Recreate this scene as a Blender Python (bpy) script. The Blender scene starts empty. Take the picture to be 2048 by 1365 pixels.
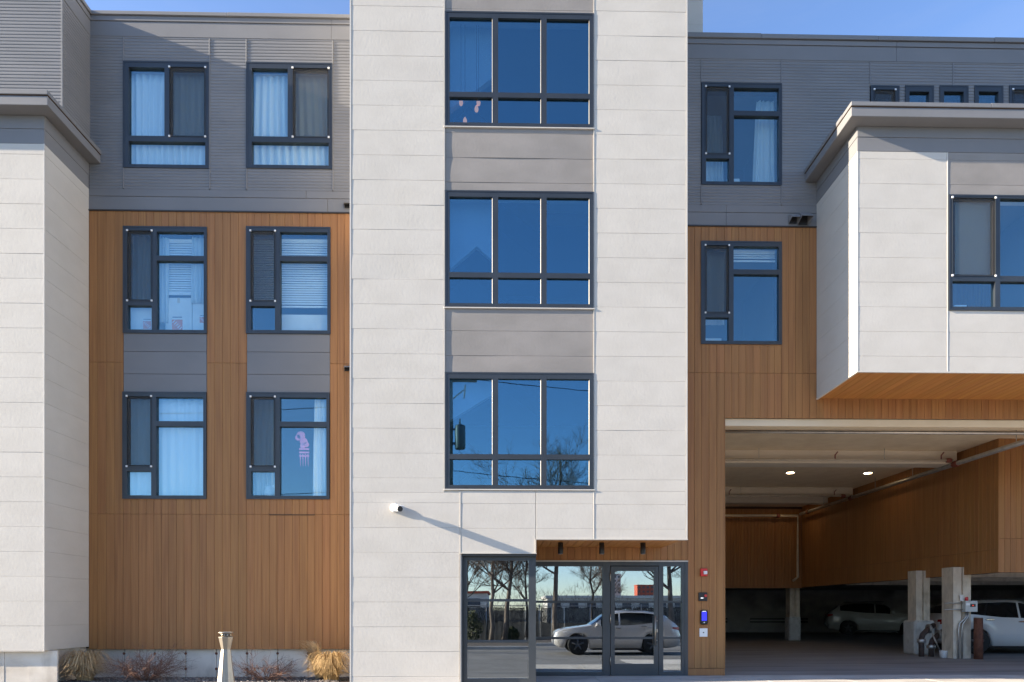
import bpy, bmesh, math, random
from mathutils import Vector, Matrix
random.seed(11)
sc = bpy.context.scene
COL = sc.collection
rad = math.radians

# ------------------------------------------------------------------ camera
FPX, CX, CY, CAMH, YAW = 1365.0, 1037.0, 1220.0, 1.286, rad(1.13)
cd = bpy.data.cameras.new('camera')
cam = bpy.data.objects.new('camera', cd); COL.objects.link(cam)
cam.location = (0, 0, CAMH); cam.rotation_euler = (rad(90), 0, -YAW)
cd.sensor_width = 36; cd.lens = FPX / 2048 * 36
cd.shift_x = (1024 - CX) / 2048; cd.shift_y = (CY - 682.5) / 2048
cd.clip_start = 0.1; cd.clip_end = 6000
sc.camera = cam

# ------------------------------------------------------------------ sky, sun, exposure
SUN = Vector((-1.0, -0.142, 0.357)).normalized()
w = bpy.data.worlds.new('World'); sc.world = w; w.use_nodes = True
nt = w.node_tree; nt.nodes.clear()
sky = nt.nodes.new('ShaderNodeTexSky'); sky.sky_type = 'NISHITA'; sky.sun_disc = False
sky.sun_elevation = math.asin(SUN.z); sky.sun_rotation = math.atan2(SUN.x, SUN.y)
sky.altitude = 200; sky.air_density = 1.0; sky.dust_density = 0.1; sky.ozone_density = 1.6
bg = nt.nodes.new('ShaderNodeBackground'); bg.inputs['Strength'].default_value = 0.09
wo = nt.nodes.new('ShaderNodeOutputWorld')
mul = nt.nodes.new('ShaderNodeMix'); mul.data_type = 'RGBA'; mul.blend_type = 'MULTIPLY'; mul.inputs[0].default_value = 1; mul.inputs[7].default_value = (.95, 1.045, 1.27, 1)
nt.links.new(sky.outputs[0], mul.inputs[6]); 
tcw = nt.nodes.new('ShaderNodeTexCoord'); mpw = nt.nodes.new('ShaderNodeMapping'); mpw.inputs['Scale'].default_value = (1.6, 2.6, 9.0); mpw.inputs['Rotation'].default_value = (.25, .12, .4)
nzw = nt.nodes.new('ShaderNodeTexNoise'); nzw.inputs['Scale'].default_value = 1.0; nzw.inputs['Detail'].default_value = 7; nzw.inputs['Roughness'].default_value = .62
rpw = nt.nodes.new('ShaderNodeValToRGB'); rpw.color_ramp.elements[0].position = .46; rpw.color_ramp.elements[1].position = .80; rpw.color_ramp.elements[1].color = (.13, .13, .13, 1)
nt.links.new(tcw.outputs['Generated'], mpw.inputs[0]); nt.links.new(mpw.outputs[0], nzw.inputs['Vector']); nt.links.new(nzw.outputs[0], rpw.inputs[0])
cw_ = nt.nodes.new('ShaderNodeMix'); cw_.data_type = 'RGBA'; cw_.inputs[7].default_value = (2.7, 2.8, 3.0, 1)
nt.links.new(rpw.outputs[0], cw_.inputs[0]); nt.links.new(mul.outputs[2], cw_.inputs[6]); nt.links.new(cw_.outputs[2], bg.inputs[0]); nt.links.new(bg.outputs[0], wo.inputs[0])
sl = bpy.data.lights.new('sun', 'SUN'); sl.energy = 5.0; sl.angle = rad(0.5); sl.color = (1.0, 0.86, 0.67)
so = bpy.data.objects.new('sun', sl); COL.objects.link(so)
so.rotation_euler = (-SUN).to_track_quat('-Z', 'Y').to_euler(); so.location = (-30, -10, 20)
sc.view_settings.view_transform = 'Standard'; sc.view_settings.look = 'None'
sc.view_settings.exposure = 1.70; sc.view_settings.gamma = 1.0
sc.view_settings.use_curve_mapping = False
sc.cycles.max_bounces = 10; sc.cycles.diffuse_bounces = 5; sc.cycles.glossy_bounces = 4
sc.cycles.transparent_max_bounces = 24; sc.cycles.use_denoising = True
sc.cycles.sample_clamp_indirect = 8.0

# ------------------------------------------------------------------ measured planes (metres from the camera)
W, L, T, PF, BF, LB = 13.25, 12.93, 11.57, 11.69, 11.70, 12.13
def PX(u, Y):
    return Y * math.tan(math.atan((u - CX) / FPX) + YAW)
def PZ(u, v, Y):
    x = PX(u, Y); d = x * math.sin(YAW) + Y * math.cos(YAW)
    return CAMH + (CY - v) * d / FPX

# ------------------------------------------------------------------ materials
def _nodes(name):
    m = bpy.data.materials.new(name); m.use_nodes = True
    n = m.node_tree; return m, n, n.nodes['Principled BSDF']
def pmat(name, c1, c2=None, scale=(3, 3, 3), rough=0.6, metal=0.0, bump=0.0, bscale=None, bdist=0.002,
         rnd=0.0, detail=4, spec=0.5, c3=None, s3=(1, 1, 1), lo=0.35, hi=0.65, amt3=0.5, coat=0.0):
    m, n, p = _nodes(name); nd, lk = n.nodes, n.links
    p.inputs['Roughness'].default_value = rough; p.inputs['Metallic'].default_value = metal
    p.inputs['Specular IOR Level'].default_value = spec
    p.inputs['Coat Weight'].default_value = coat; p.inputs['Coat Roughness'].default_value = 0.05
    geo = nd.new('ShaderNodeNewGeometry')
    def noise(s, det):
        mp = nd.new('ShaderNodeVectorMath'); mp.operation = 'MULTIPLY'; mp.inputs[1].default_value = s
        lk.new(geo.outputs['Position'], mp.inputs[0])
        no = nd.new('ShaderNodeTexNoise'); no.inputs['Scale'].default_value = 1; no.inputs['Detail'].default_value = det
        lk.new(mp.outputs[0], no.inputs['Vector']); return no
    def ramp(out, a, b, ca, cb):
        r = nd.new('ShaderNodeValToRGB'); r.color_ramp.elements[0].position = a; r.color_ramp.elements[1].position = b
        r.color_ramp.elements[0].color = (*ca, 1); r.color_ramp.elements[1].color = (*cb, 1)
        lk.new(out, r.inputs[0]); return r.outputs[0]
    out = None
    if c2 is not None:
        out = ramp(noise(scale, detail).outputs[0], lo, hi, c1, c2)
    else:
        p.inputs['Base Color'].default_value = (*c1, 1)
    if c3 is not None and out is not None:
        f = ramp(noise(s3, 5).outputs[0], 0.52, 0.72, (0, 0, 0), (amt3,) * 3)
        mx = nd.new('ShaderNodeMix'); mx.data_type = 'RGBA'
        lk.new(f, mx.inputs[0]); lk.new(out, mx.inputs[6]); mx.inputs[7].default_value = (*c3, 1); out = mx.outputs[2]
    if rnd and out is not None:
        oi = nd.new('ShaderNodeObjectInfo'); hs = nd.new('ShaderNodeHueSaturation')
        mr = nd.new('ShaderNodeMapRange'); mr.inputs[3].default_value = 1 - rnd; mr.inputs[4].default_value = 1 + rnd
        lk.new(oi.outputs['Random'], mr.inputs[0]); lk.new(mr.outputs[0], hs.inputs['Value'])
        m2 = nd.new('ShaderNodeMapRange'); m2.inputs[3].default_value = 0.5 - rnd * .05; m2.inputs[4].default_value = 0.5 + rnd * .05
        ml = nd.new('ShaderNodeMath'); ml.operation = 'FRACT'
        mm = nd.new('ShaderNodeMath'); mm.operation = 'MULTIPLY'; mm.inputs[1].default_value = 7.31
        lk.new(oi.outputs['Random'], mm.inputs[0]); lk.new(mm.outputs[0], ml.inputs[0]); lk.new(ml.outputs[0], m2.inputs[0])
        lk.new(m2.outputs[0], hs.inputs['Hue']); lk.new(out, hs.inputs['Color']); out = hs.outputs[0]
    if out is not None: lk.new(out, p.inputs['Base Color'])
    if bump:
        b = nd.new('ShaderNodeBump'); b.inputs['Strength'].default_value = bump; b.inputs['Distance'].default_value = bdist
        lk.new(noise(bscale or scale, 3).outputs[0], b.inputs['Height']); lk.new(b.outputs[0], p.inputs['Normal'])
    return m
def glassmat(name, base=0.2, tint=(0.72, 0.82, 0.86), gl=(0.86, 0.94, 1.0), wob=0.0):
    m, n, p = _nodes(name); nd, lk = n.nodes, n.links; nd.remove(p)
    o = nd['Material Output']
    tr = nd.new('ShaderNodeBsdfTransparent'); tr.inputs[0].default_value = (*tint, 1)
    g = nd.new('ShaderNodeBsdfGlossy'); g.inputs['Roughness'].default_value = 0.0; g.inputs[0].default_value = (*gl, 1)
    lw = nd.new('ShaderNodeLayerWeight'); lw.inputs[0].default_value = 0.5       # Schlick curve, the same from both faces of the pane
    fr = nd.new('ShaderNodeMath'); fr.operation = 'POWER'; fr.inputs[1].default_value = 5.0; lk.new(lw.outputs['Facing'], fr.inputs[0])
    mr = nd.new('ShaderNodeMapRange'); mr.inputs[3].default_value = base; mr.inputs[4].default_value = 1
    lk.new(fr.outputs[0], mr.inputs[0])
    mx = nd.new('ShaderNodeMixShader'); lk.new(mr.outputs[0], mx.inputs[0]); lk.new(tr.outputs[0], mx.inputs[1]); lk.new(g.outputs[0], mx.inputs[2])
    lk.new(mx.outputs[0], o.inputs[0])
    if wob:
        geo = nd.new('ShaderNodeNewGeometry'); no = nd.new('ShaderNodeTexNoise'); no.inputs['Scale'].default_value = 3.2; no.inputs['Detail'].default_value = 1
        lk.new(geo.outputs['Position'], no.inputs['Vector'])
        b = nd.new('ShaderNodeBump'); b.inputs['Strength'].default_value = wob; b.inputs['Distance'].default_value = 0.01
        lk.new(no.outputs[0], b.inputs['Height']); lk.new(b.outputs[0], g.inputs['Normal'])
    return m
def clothmat(name, c, tl=0.4):
    m, n, p = _nodes(name); nd, lk = n.nodes, n.links; nd.remove(p)
    d = nd.new('ShaderNodeBsdfDiffuse'); d.inputs[0].default_value = (*c, 1)
    t = nd.new('ShaderNodeBsdfTranslucent'); t.inputs[0].default_value = (*c, 1)
    mx = nd.new('ShaderNodeMixShader'); mx.inputs[0].default_value = tl
    lk.new(d.outputs[0], mx.inputs[1]); lk.new(t.outputs[0], mx.inputs[2]); lk.new(mx.outputs[0], nd['Material Output'].inputs[0])
    return m
def screenmat(name, c, a):
    m, n, p = _nodes(name); nd, lk = n.nodes, n.links; nd.remove(p)
    d = nd.new('ShaderNodeBsdfDiffuse'); d.inputs[0].default_value = (*c, 1)
    t = nd.new('ShaderNodeBsdfTransparent')
    mx = nd.new('ShaderNodeMixShader'); mx.inputs[0].default_value = a
    lk.new(t.outputs[0], mx.inputs[1]); lk.new(d.outputs[0], mx.inputs[2]); lk.new(mx.outputs[0], nd['Material Output'].inputs[0])
    return m
def emit(name, c, s):
    m, n, p = _nodes(name); p.inputs['Base Color'].default_value = (*c, 1)
    p.inputs['Emission Color'].default_value = (*c, 1); p.inputs['Emission Strength'].default_value = s; return m

M = {}
M['white'] = pmat('white_siding', (.535, .50, .445), (.565, .53, .475), (2.0, 2.0, 3.4), .75, bump=.5, bscale=(24, 24, 17), bdist=.0030, detail=4, rnd=.012,
                  c3=(.47, .44, .40), s3=(1.9, 1.9, 1.3), amt3=.22)
M['whitetrim'] = pmat('white_trim', (.57, .535, .48), (.60, .565, .51), (2, 2, 2), .45)
M['grey'] = pmat('grey_board', (.182, .183, .19), (.20, .20, .207), (1.2, 1.2, 1.6), .7, bump=.1, bscale=(70, 70, 70), bdist=.001, rnd=.02)
M['spandrel'] = pmat('grey_siding', (.24, .222, .205), (.28, .258, .24), (1.5, 1.5, 2.5), .75, bump=.5, bscale=(24, 24, 17), bdist=.0032, rnd=.02)
M['corr'] = pmat('corrugated_grey', (.182, .183, .19), (.205, .205, .212), (.9, .9, 3), .6, bump=.15, bscale=(45, 45, 60), bdist=.001)
M['wood'] = pmat('wood_plank', (.285, .124, .039), (.365, .168, .055), (26, 26, .7), .62, bump=.12, bscale=(160, 160, 4), bdist=.001, rnd=.065, detail=6)
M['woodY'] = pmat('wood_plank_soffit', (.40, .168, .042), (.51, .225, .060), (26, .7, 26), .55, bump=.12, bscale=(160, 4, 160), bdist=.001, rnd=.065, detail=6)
M['dark'] = pmat('dark_gap', (.08, .048, .028), None, rough=.9)
M['frame'] = pmat('dark_aluminium', (.036, .043, .052), (.044, .051, .060), (2, 2, 2), .38, metal=.25)
M['frame2'] = pmat('storefront_aluminium', (.060, .068, .076), (.072, .080, .088), (2, 2, 2), .36, metal=.35)
M['bead'] = pmat('light_aluminium_bead', (.22, .215, .205), (.25, .245, .235), (3, 3, 3), .45, metal=.2)
M['sash'] = pmat('brown_sash', (.035, .028, .024), None, rough=.5)
M['glass'] = glassmat('window_glass', .13, (.92, .985, 1.0), (.52, .84, 1.0), .012)
M['glassT'] = glassmat('tower_glass', .19, (.60, .74, .84), (.44, .82, 1.0), .016)
M['glassS'] = glassmat('storefront_glass', .37, (.60, .64, .64), (.82, .91, 1.0), .006)
M['carglass'] = glassmat('car_glass', .12, (.10, .11, .12), (.9, .95, 1))
M['screen'] = screenmat('insect_screen', (.09, .09, .09), .32)
M['clip'] = pmat('clip_white', (.8, .8, .8), None, rough=.4)
M['room'] = pmat('room_paint', (.24, .25, .26), (.28, .29, .30), (.6, .6, .6), .8)
M['stairwall'] = pmat('stair_paint', (.66, .66, .66), (.70, .70, .70), (.6, .6, .6), .8)
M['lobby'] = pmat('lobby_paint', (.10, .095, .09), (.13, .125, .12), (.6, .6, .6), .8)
M['gdark'] = pmat('garage_concrete', (.30, .29, .275), (.42, .40, .38), (1.1, 1.1, 2), .9, c3=(.08, .075, .07), s3=(.8, .8, .8), amt3=.6)
M['stairlight'] = pmat('stair_white', (.80, .78, .76), (.82, .80, .78), (2, 2, 2), .7)
M['stairdark'] = pmat('stair_dark', (.05, .055, .06), None, rough=.7)
M['cloth'] = clothmat('curtain_white', (.90, .90, .88), .25)
M['cloth2'] = clothmat('curtain_sheer', (.74, .78, .78), .35)
M['blind'] = pmat('blind_white', (.78, .77, .74), (.82, .81, .78), (3, 3, 3), .5)
M['concrete'] = pmat('concrete', (.56, .50, .42), (.68, .62, .535), (2.1, 2.1, 3.2), .85, bump=.35, bscale=(30, 30, 30), bdist=.004,
                     c3=(.20, .155, .11), s3=(3.5, 3.5, 1.6), amt3=.45, detail=8)
M['oldconc'] = pmat('painted_concrete', (.56, .48, .38), (.70, .61, .49), (5, 5, 3), .8, bump=.5, bscale=(22, 22, 14), bdist=.01,
                    c3=(.26, .19, .12), s3=(6, 6, 3), amt3=.5)
M['oldbase'] = pmat('concrete_base', (.46, .45, .42), (.56, .55, .52), (5, 5, 3), .8, bump=.5, bscale=(22, 22, 14), bdist=.01, c3=(.2, .17, .13), s3=(5, 5, 4), amt3=.5)
M['ceil'] = pmat('ceiling_stucco', (.76, .61, .42), (.84, .69, .49), (3, 3, 3), .85, bump=.5, bscale=(20, 12, 20), bdist=.006)
M['beam'] = pmat('beam_paint', (.66, .57, .45), (.70, .61, .49), (2, 2, 2), .7)
M['lintel'] = pmat('lintel_paint', (.68, .55, .38), (.72, .59, .42), (2, 2, 2), .6)
M['steel'] = pmat('galvanised_pipe', (.42, .40, .38), (.52, .50, .47), (9, 9, 9), .42, metal=.8)
M['pipepaint'] = pmat('painted_pipe', (.50, .43, .34), (.58, .50, .40), (6, 6, 6), .5)
M['rust'] = pmat('rusty_iron', (.10, .035, .02), (.17, .065, .035), (14, 14, 8), .8, bump=.4, bscale=(60, 60, 40), bdist=.003)
M['iron'] = pmat('black_iron', (.05, .035, .03), (.09, .055, .045), (12, 12, 12), .7)
M['redfit'] = pmat('red_fitting', (.16, .04, .03), (.22, .06, .04), (20, 20, 20), .6)
M['black'] = pmat('black_plastic', (.018, .018, .02), None, rough=.45)
M['red'] = pmat('red_plastic', (.62, .02, .025), (.66, .03, .03), (8, 8, 8), .3, coat=.3)
M['greybox'] = pmat('grey_plastic', (.52, .52, .49), (.56, .56, .53), (6, 6, 6), .5)
M['stainless'] = pmat('brushed_stainless', (.38, .33, .27), (.45, .40, .33), (90, 90, 3), .42, metal=.95)
M['asphalt'] = pmat('asphalt', (.15, .142, .132), (.20, .19, .176), (1.1, 1.1, 1), .9, bump=.4, bscale=(90, 90, 90), bdist=.004, c3=(.10, .096, .09), s3=(.35, .8, 1), amt3=.6, detail=8)
M['slab'] = pmat('pavement_concrete', (.44, .415, .375), (.54, .51, .465), (1.6, 1.6, 1), .85, bump=.25, bscale=(60, 60, 60), bdist=.002, c3=(.17, .165, .16), s3=(1.2, 2.2, 1), amt3=.5, detail=7, rnd=.03)
M['gfloor'] = pmat('garage_floor', (.22, .212, .205), (.31, .30, .29), (.30, 2.4, 1), .7, bump=.2, bscale=(50, 50, 50), bdist=.002, c3=(.12, .112, .108), s3=(.35, 2.2, 1), amt3=.7, detail=8)
M['soil'] = pmat('bed_soil', (.06, .048, .04), (.13, .11, .095), (14, 14, 14), .95, bump=.8, bscale=(50, 50, 50), bdist=.02)
M['gravel'] = pmat('gravel', (.11, .095, .085), (.26, .235, .215), (25, 25, 25), .9)
M['field'] = pmat('ground_earth', (.10, .085, .06), (.16, .14, .10), (.3, .3, .3), .95, c3=(.07, .075, .04), s3=(.08, .08, 1), amt3=.7)
M['grass'] = pmat('dry_grass', (.38, .255, .125), (.55, .39, .21), (20, 20, 3), .7)
M['grass2'] = pmat('golden_grass', (.34, .21, .085), (.50, .34, .15), (20, 20, 3), .7)
M['twig'] = pmat('red_twig', (.15, .075, .05), (.25, .135, .09), (20, 20, 20), .8)
M['bark'] = pmat('bark', (.11, .085, .065), (.20, .16, .13), (9, 9, 2), .9, bump=.8, bscale=(24, 24, 5), bdist=.02)
M['twigs'] = pmat('fine_branch', (.12, .09, .075), (.17, .135, .115), (5, 5, 5), .9)
M['pole'] = pmat('pole_wood', (.20, .16, .12), (.28, .23, .18), (20, 20, 1), .9)
M['trafo'] = pmat('transformer_grey', (.14, .15, .15), (.17, .18, .18), (3, 3, 3), .5)
M['porc'] = pmat('porcelain', (.6, .58, .54), None, rough=.3)
M['card'] = pmat('cardboard', (.52, .44, .34), (.58, .50, .39), (4, 4, 4), .8)
M['cardw'] = pmat('pale_cardboard', (.66, .64, .60), (.72, .70, .66), (4, 4, 4), .7)
M['orange'] = pmat('orange_print', (.70, .18, .05), None, rough=.7)
M['ink'] = pmat('ink_print', (.12, .14, .18), None, rough=.7)
M['pink'] = pmat('pink_paper', (.85, .24, .40), (.88, .30, .45), (6, 6, 6), .7)
M['paintw'] = pmat('car_white', (.62, .61, .60), (.64, .63, .62), (1, 1, 1), .25, coat=.9)
M['paints'] = pmat('car_silver', (.60, .565, .53), (.62, .585, .55), (1, 1, 1), .28, metal=.25, coat=.9)
M['paintd'] = pmat('car_pale', (.36, .35, .32), (.38, .37, .34), (1, 1, 1), .3, coat=.8)
M['tyre'] = pmat('tyre_rubber', (.018, .018, .018), None, rough=.85)
M['rim'] = pmat('alloy_rim', (.12, .12, .125), None, rough=.35, metal=.8)
M['chrome'] = pmat('chrome', (.7, .7, .7), None, rough=.12, metal=1)
M['lampw'] = pmat('lamp_lens', (.75, .75, .78), None, rough=.1, coat=1)
M['lampr'] = pmat('lamp_red', (.35, .01, .01), None, rough=.15, coat=1)
M['brick'] = pmat('red_facade', (.42, .085, .045), (.50, .11, .06), (.2, .2, .4), .85)
M['towerw'] = pmat('pale_facade', (.60, .54, .48), (.66, .60, .54), (.2, .2, .4), .8)
M['slat'] = pmat('fence_slat', (.02, .018, .017), (.055, .048, .042), (9, 9, 1), .85)
M['fencerail'] = pmat('fence_rail', (.30, .30, .30), None, rough=.4, metal=.6)
M['hedge'] = pmat('evergreen', (.035, .045, .018), (.07, .08, .03), (6, 6, 6), .8)
M['yellow'] = pmat('yellow_paint', (.62, .40, .03), (.66, .43, .05), (5, 5, 5), .6)
M['lamp_on'] = emit('lit_lens', (1.0, .72, .40), 8)
M['bulb'] = emit('amber_bulb', (1.0, .38, .16), .42)
M['scr_blue'] = emit('blue_display', (.03, .03, .60), .4)
M['scr_red'] = emit('red_indicator', (.9, .05, .02), .22)
M['ledw'] = emit('white_display', (.8, .8, .8), .5)
M['winfar'] = pmat('far_window', (.06, .07, .09), None, rough=.2)

# ------------------------------------------------------------------ object helpers
def tag(o, label=None, cat=None, group=None, kind=None):
    if label: o['label'] = label
    if cat: o['category'] = cat
    if group: o['group'] = group
    if kind: o['kind'] = kind
    return o
def wm(o):
    m = o.matrix_basis.copy()
    return wm(o.parent) @ o.matrix_parent_inverse @ m if o.parent else m
def par(o, p, keep=True):
    o.parent = p
    if keep: o.matrix_parent_inverse = wm(p).inverted()
def empty(name, loc=(0, 0, 0), rz=0):
    o = bpy.data.objects.new(name, None); COL.objects.link(o); o.location = loc; o.rotation_euler = (0, 0, rz)
    o.empty_display_size = .3; return o
class MB:
    def __init__(s): s.v = []; s.f = []; s.sm = []
    def face(s, idx, sm=False): s.f.append(tuple(idx)); s.sm.append(sm)
    def box(s, x0, x1, y0, y1, z0, z1):
        b = len(s.v)
        s.v += [(x0, y0, z0), (x1, y0, z0), (x1, y1, z0), (x0, y1, z0), (x0, y0, z1), (x1, y0, z1), (x1, y1, z1), (x0, y1, z1)]
        for q in ((0, 3, 2, 1), (4, 5, 6, 7), (0, 1, 5, 4), (1, 2, 6, 5), (2, 3, 7, 6), (3, 0, 4, 7)): s.face([b + i for i in q])
        return s
    def cbox(s, x0, x1, y0, y1, z0, z1, c=.004):
        """box with chamfered edges all round"""
        bm = bmesh.new(); bmesh.ops.create_cube(bm, size=1)
        for v in bm.verts: v.co = Vector(((x0 + x1) / 2 + v.co.x * (x1 - x0), (y0 + y1) / 2 + v.co.y * (y1 - y0), (z0 + z1) / 2 + v.co.z * (z1 - z0)))
        bmesh.ops.bevel(bm, geom=bm.edges[:], offset=c, segments=1, affect='EDGES')
        return s.addbm(bm)
    def addbm(s, bm, sm=False):
        b = len(s.v); bm.verts.index_update()
        s.v += [tuple(v.co) for v in bm.verts]
        for f in bm.faces: s.face([b + v.index for v in f.verts], sm)
        bm.free(); return s
    def tube(s, pts, r, n=8, cap=True, sm=True):
        pts = [Vector(p) for p in pts]; rs = r if isinstance(r, (list, tuple)) else [r] * len(pts)
        b0 = len(s.v); up = None
        for i, p in enumerate(pts):
            d = (pts[min(i + 1, len(pts) - 1)] - pts[max(i - 1, 0)])
            d = d.normalized() if d.length > 1e-9 else Vector((0, 0, 1))
            if up is None: up = d.orthogonal().normalized()
            up = (up - d * up.dot(d)); up = up.normalized() if up.length > 1e-6 else d.orthogonal().normalized()
            sd = d.cross(up)
            for k in range(n):
                a = 2 * math.pi * k / n
                s.v.append(tuple(p + (up * math.cos(a) + sd * math.sin(a)) * rs[i]))
        for i in range(len(pts) - 1):
            for k in range(n):
                k2 = (k + 1) % n
                s.face((b0 + i * n + k, b0 + i * n + k2, b0 + (i + 1) * n + k2, b0 + (i + 1) * n + k), sm)
        if cap:
            s.face([b0 + k for k in range(n)][::-1]); e = b0 + (len(pts) - 1) * n; s.face([e + k for k in range(n)])
        return s
    def lathe(s, c, prof, n=16, axis='z', sm=True):
        ax = {'z': Vector((0, 0, 1)), 'y': Vector((0, 1, 0)), 'x': Vector((1, 0, 0))}[axis]; c = Vector(c)
        u = ax.orthogonal().normalized(); w_ = ax.cross(u); b = len(s.v)
        for (r, h) in prof:
            for k in range(n):
                a = 2 * math.pi * k / n; s.v.append(tuple(c + ax * h + (u * math.cos(a) + w_ * math.sin(a)) * r))
        for i in range(len(prof) - 1):
            for k in range(n):
                k2 = (k + 1) % n; s.face((b + i * n + k, b + i * n + k2, b + (i + 1) * n + k2, b + (i + 1) * n + k), sm)
        s.face([b + k for k in range(n)][::-1]); e = b + (len(prof) - 1) * n; s.face([e + k for k in range(n)])
        return s
    def quad(s, a, b, c, d, sm=False):
        i = len(s.v); s.v += [tuple(a), tuple(b), tuple(c), tuple(d)]; s.face((i, i + 1, i + 2, i + 3), sm); return s
    def build(s, name, mat, parent=None, keep=True, loc=None, rz=0):
        me = bpy.data.meshes.new(name); me.from_pydata(s.v, [], s.f)
        me.polygons.foreach_set('use_smooth', s.sm); me.materials.append(M[mat] if isinstance(mat, str) else mat); me.update()
        o = bpy.data.objects.new(name, me); COL.objects.link(o)
        if loc is not None: o.location = loc; o.rotation_euler = (0, 0, rz)
        if parent is not None: par(o, parent, keep)
        return o
def cells(mb, x0, x1, z0, z1, holes, y0, y1):
    xs = sorted({x0, x1, *[min(max(h[i], x0), x1) for h in holes for i in (0, 1)]})
    zs = sorted({z0, z1, *[min(max(h[i], z0), z1) for h in holes for i in (2, 3)]})
    for i in range(len(xs) - 1):
        if xs[i + 1] - xs[i] < 1e-5: continue
        run = None
        for j in range(len(zs) - 1):
            cxm, czm = (xs[i] + xs[i + 1]) / 2, (zs[j] + zs[j + 1]) / 2
            solid = zs[j + 1] - zs[j] > 1e-6 and not any(h[0] < cxm < h[1] and h[2] < czm < h[3] for h in holes)
            if solid: run = (run[0] if run else zs[j], zs[j + 1])
            if (not solid or j == len(zs) - 2) and run:
                mb.box(xs[i], xs[i + 1], y0, y1, *run); run = None
    return mb
AX = {'F': (Vector((1, 0, 0)), Vector((0, 0, 1)), Vector((0, -1, 0))), 'R': (Vector((0, 1, 0)), Vector((0, 0, 1)), Vector((1, 0, 0))),
      'L': (Vector((0, -1, 0)), Vector((0, 0, 1)), Vector((-1, 0, 0))), 'D': (Vector((1, 0, 0)), Vector((0, -1, 0)), Vector((0, 0, -1)))}
_pm = {}
def panel(name, fr, a0, a1, b0, b1, d, mat, parent, th=.02, ch=.004, warp=0.0, nx=6, nz=4):
    a, b, n = AX[fr]; wd, hh = a1 - a0, b1 - b0
    if wd < .004 or hh < .004: return None
    key = (round(wd, 4), round(hh, 4), th, ch, mat)
    me = _pm.get(key) if not warp else None
    if me is None:
        mb = MB(); gx, gz = (nx, nz) if warp else (1, 1)
        ax = [-wd / 2] + [-wd / 2 + ch + (wd - 2 * ch) * i / gx for i in range(gx + 1)] + [wd / 2]
        bz = [-hh / 2] + [-hh / 2 + ch + (hh - 2 * ch) * i / gz for i in range(gz + 1)] + [hh / 2]
        if warp:
            m1, m2, m3, m4 = (random.gauss(0, 1) for _ in range(4)); ph, ph2 = random.random() * 6.3, random.random() * 6.3
            tl = abs(random.gauss(0, 1))
        def dn(x, z):
            if not warp: return 0
            X, Z = x / wd * 2, z / hh * 2
            return warp * (.9 * (1 - Z * Z) * (.7 + .3 * math.sin(2.1 * X + ph)) + .5 * m1 * math.sin(2.6 * X + ph) * (1 - .5 * Z) + .35 * m2 * math.sin(4.4 * X + ph2) * (.4 + .6 * Z) - .5 * tl * Z)
        ax, bz = ax[1:-1], bz[1:-1]; nxv, nzv = len(ax), len(bz)
        for z in bz:
            for x in ax: mb.v.append((x, z, dn(x, z)))
        for j in range(nzv - 1):
            for i in range(nxv - 1):
                q = j * nxv + i; mb.face((q, q + 1, q + nxv + 1, q + nxv), bool(warp))
        ring = [i for i in range(nxv)] + [j * nxv + nxv - 1 for j in range(1, nzv)] + [(nzv - 1) * nxv + i for i in range(nxv - 2, -1, -1)] + [j * nxv for j in range(nzv - 2, 0, -1)]
        k = len(mb.v); nr = len(ring); mb.v += [mb.v[i] for i in ring]
        for i in ring:                                   # chamfer ring, then the back edge
            x, z, _ = mb.v[i]; mb.v.append((x + (ch if x > wd / 2 - ch * 1.5 else -ch if x < -wd / 2 + ch * 1.5 else 0), z + (ch if z > hh / 2 - ch * 1.5 else -ch if z < -hh / 2 + ch * 1.5 else 0), -ch))
        for i in range(nr):
            x, z, _ = mb.v[k + nr + i]; mb.v.append((x, z, -th))
        for i in range(nr):
            j = (i + 1) % nr; mb.face((k + nr + i, k + nr + j, k + j, k + i)); mb.face((k + 2 * nr + i, k + 2 * nr + j, k + nr + j, k + nr + i))
        me = bpy.data.meshes.new(name); me.from_pydata(mb.v, [], mb.f); me.polygons.foreach_set('use_smooth', mb.sm)
        me.materials.append(M[mat]); me.update()
        if not warp: _pm[key] = me
    o = bpy.data.objects.new(name, me); COL.objects.link(o)
    ca, cb = (a0 + a1) / 2, (b0 + b1) / 2
    c = Vector((ca, d, cb)) if fr == 'F' else Vector((d, ca, cb)) if fr in 'RL' else Vector((ca, cb, d))
    R = Matrix((a, b, n)).transposed().to_4x4(); o.matrix_basis = Matrix.Translation(c) @ R
    par(o, parent); return o
def planks(parent, fr, xbreaks, zjoints, d, holes=(), mat='wood', wd=.142, gap=.0035, th=.022, name='plank', zmin=None):
    """vertical boards filling between breakpoints, cut at the joints and left out at the holes"""
    for i in range(len(xbreaks) - 1):
        a, b = xbreaks[i], xbreaks[i + 1]; n = max(1, round((b - a) / wd)); p = (b - a) / n
        for k in range(n):
            xa, xb = a + k * p, a + (k + 1) * p; xm = (xa + xb) / 2
            cuts = sorted(h[2:4] for h in holes if h[0] < xm < h[1])
            for j in range(len(zjoints) - 1):
                lo, hi = zjoints[j], zjoints[j + 1]; segs = []; cur = lo
                for (c0, c1) in cuts:
                    if c1 <= lo or c0 >= hi: continue
                    if c0 > cur: segs.append((cur, c0))
                    cur = max(cur, c1)
                if cur < hi: segs.append((cur, hi))
                for (s0, s1) in segs:
                    dd = d + (random.uniform(-.0015, .0015))
                    panel(name, fr, xa + gap / 2, xb - gap / 2, s0 + .002, s1 - .002, dd, mat, parent, th, .003)
def courses(z0, z1, base, step):
    zs = [z0]; k = math.ceil((z0 - base) / step + 1e-4)
    while base + k * step < z1 - .01:
        if base + k * step > z0 + .01: zs.append(base + k * step)
        k += 1
    return zs + [z1]
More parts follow.
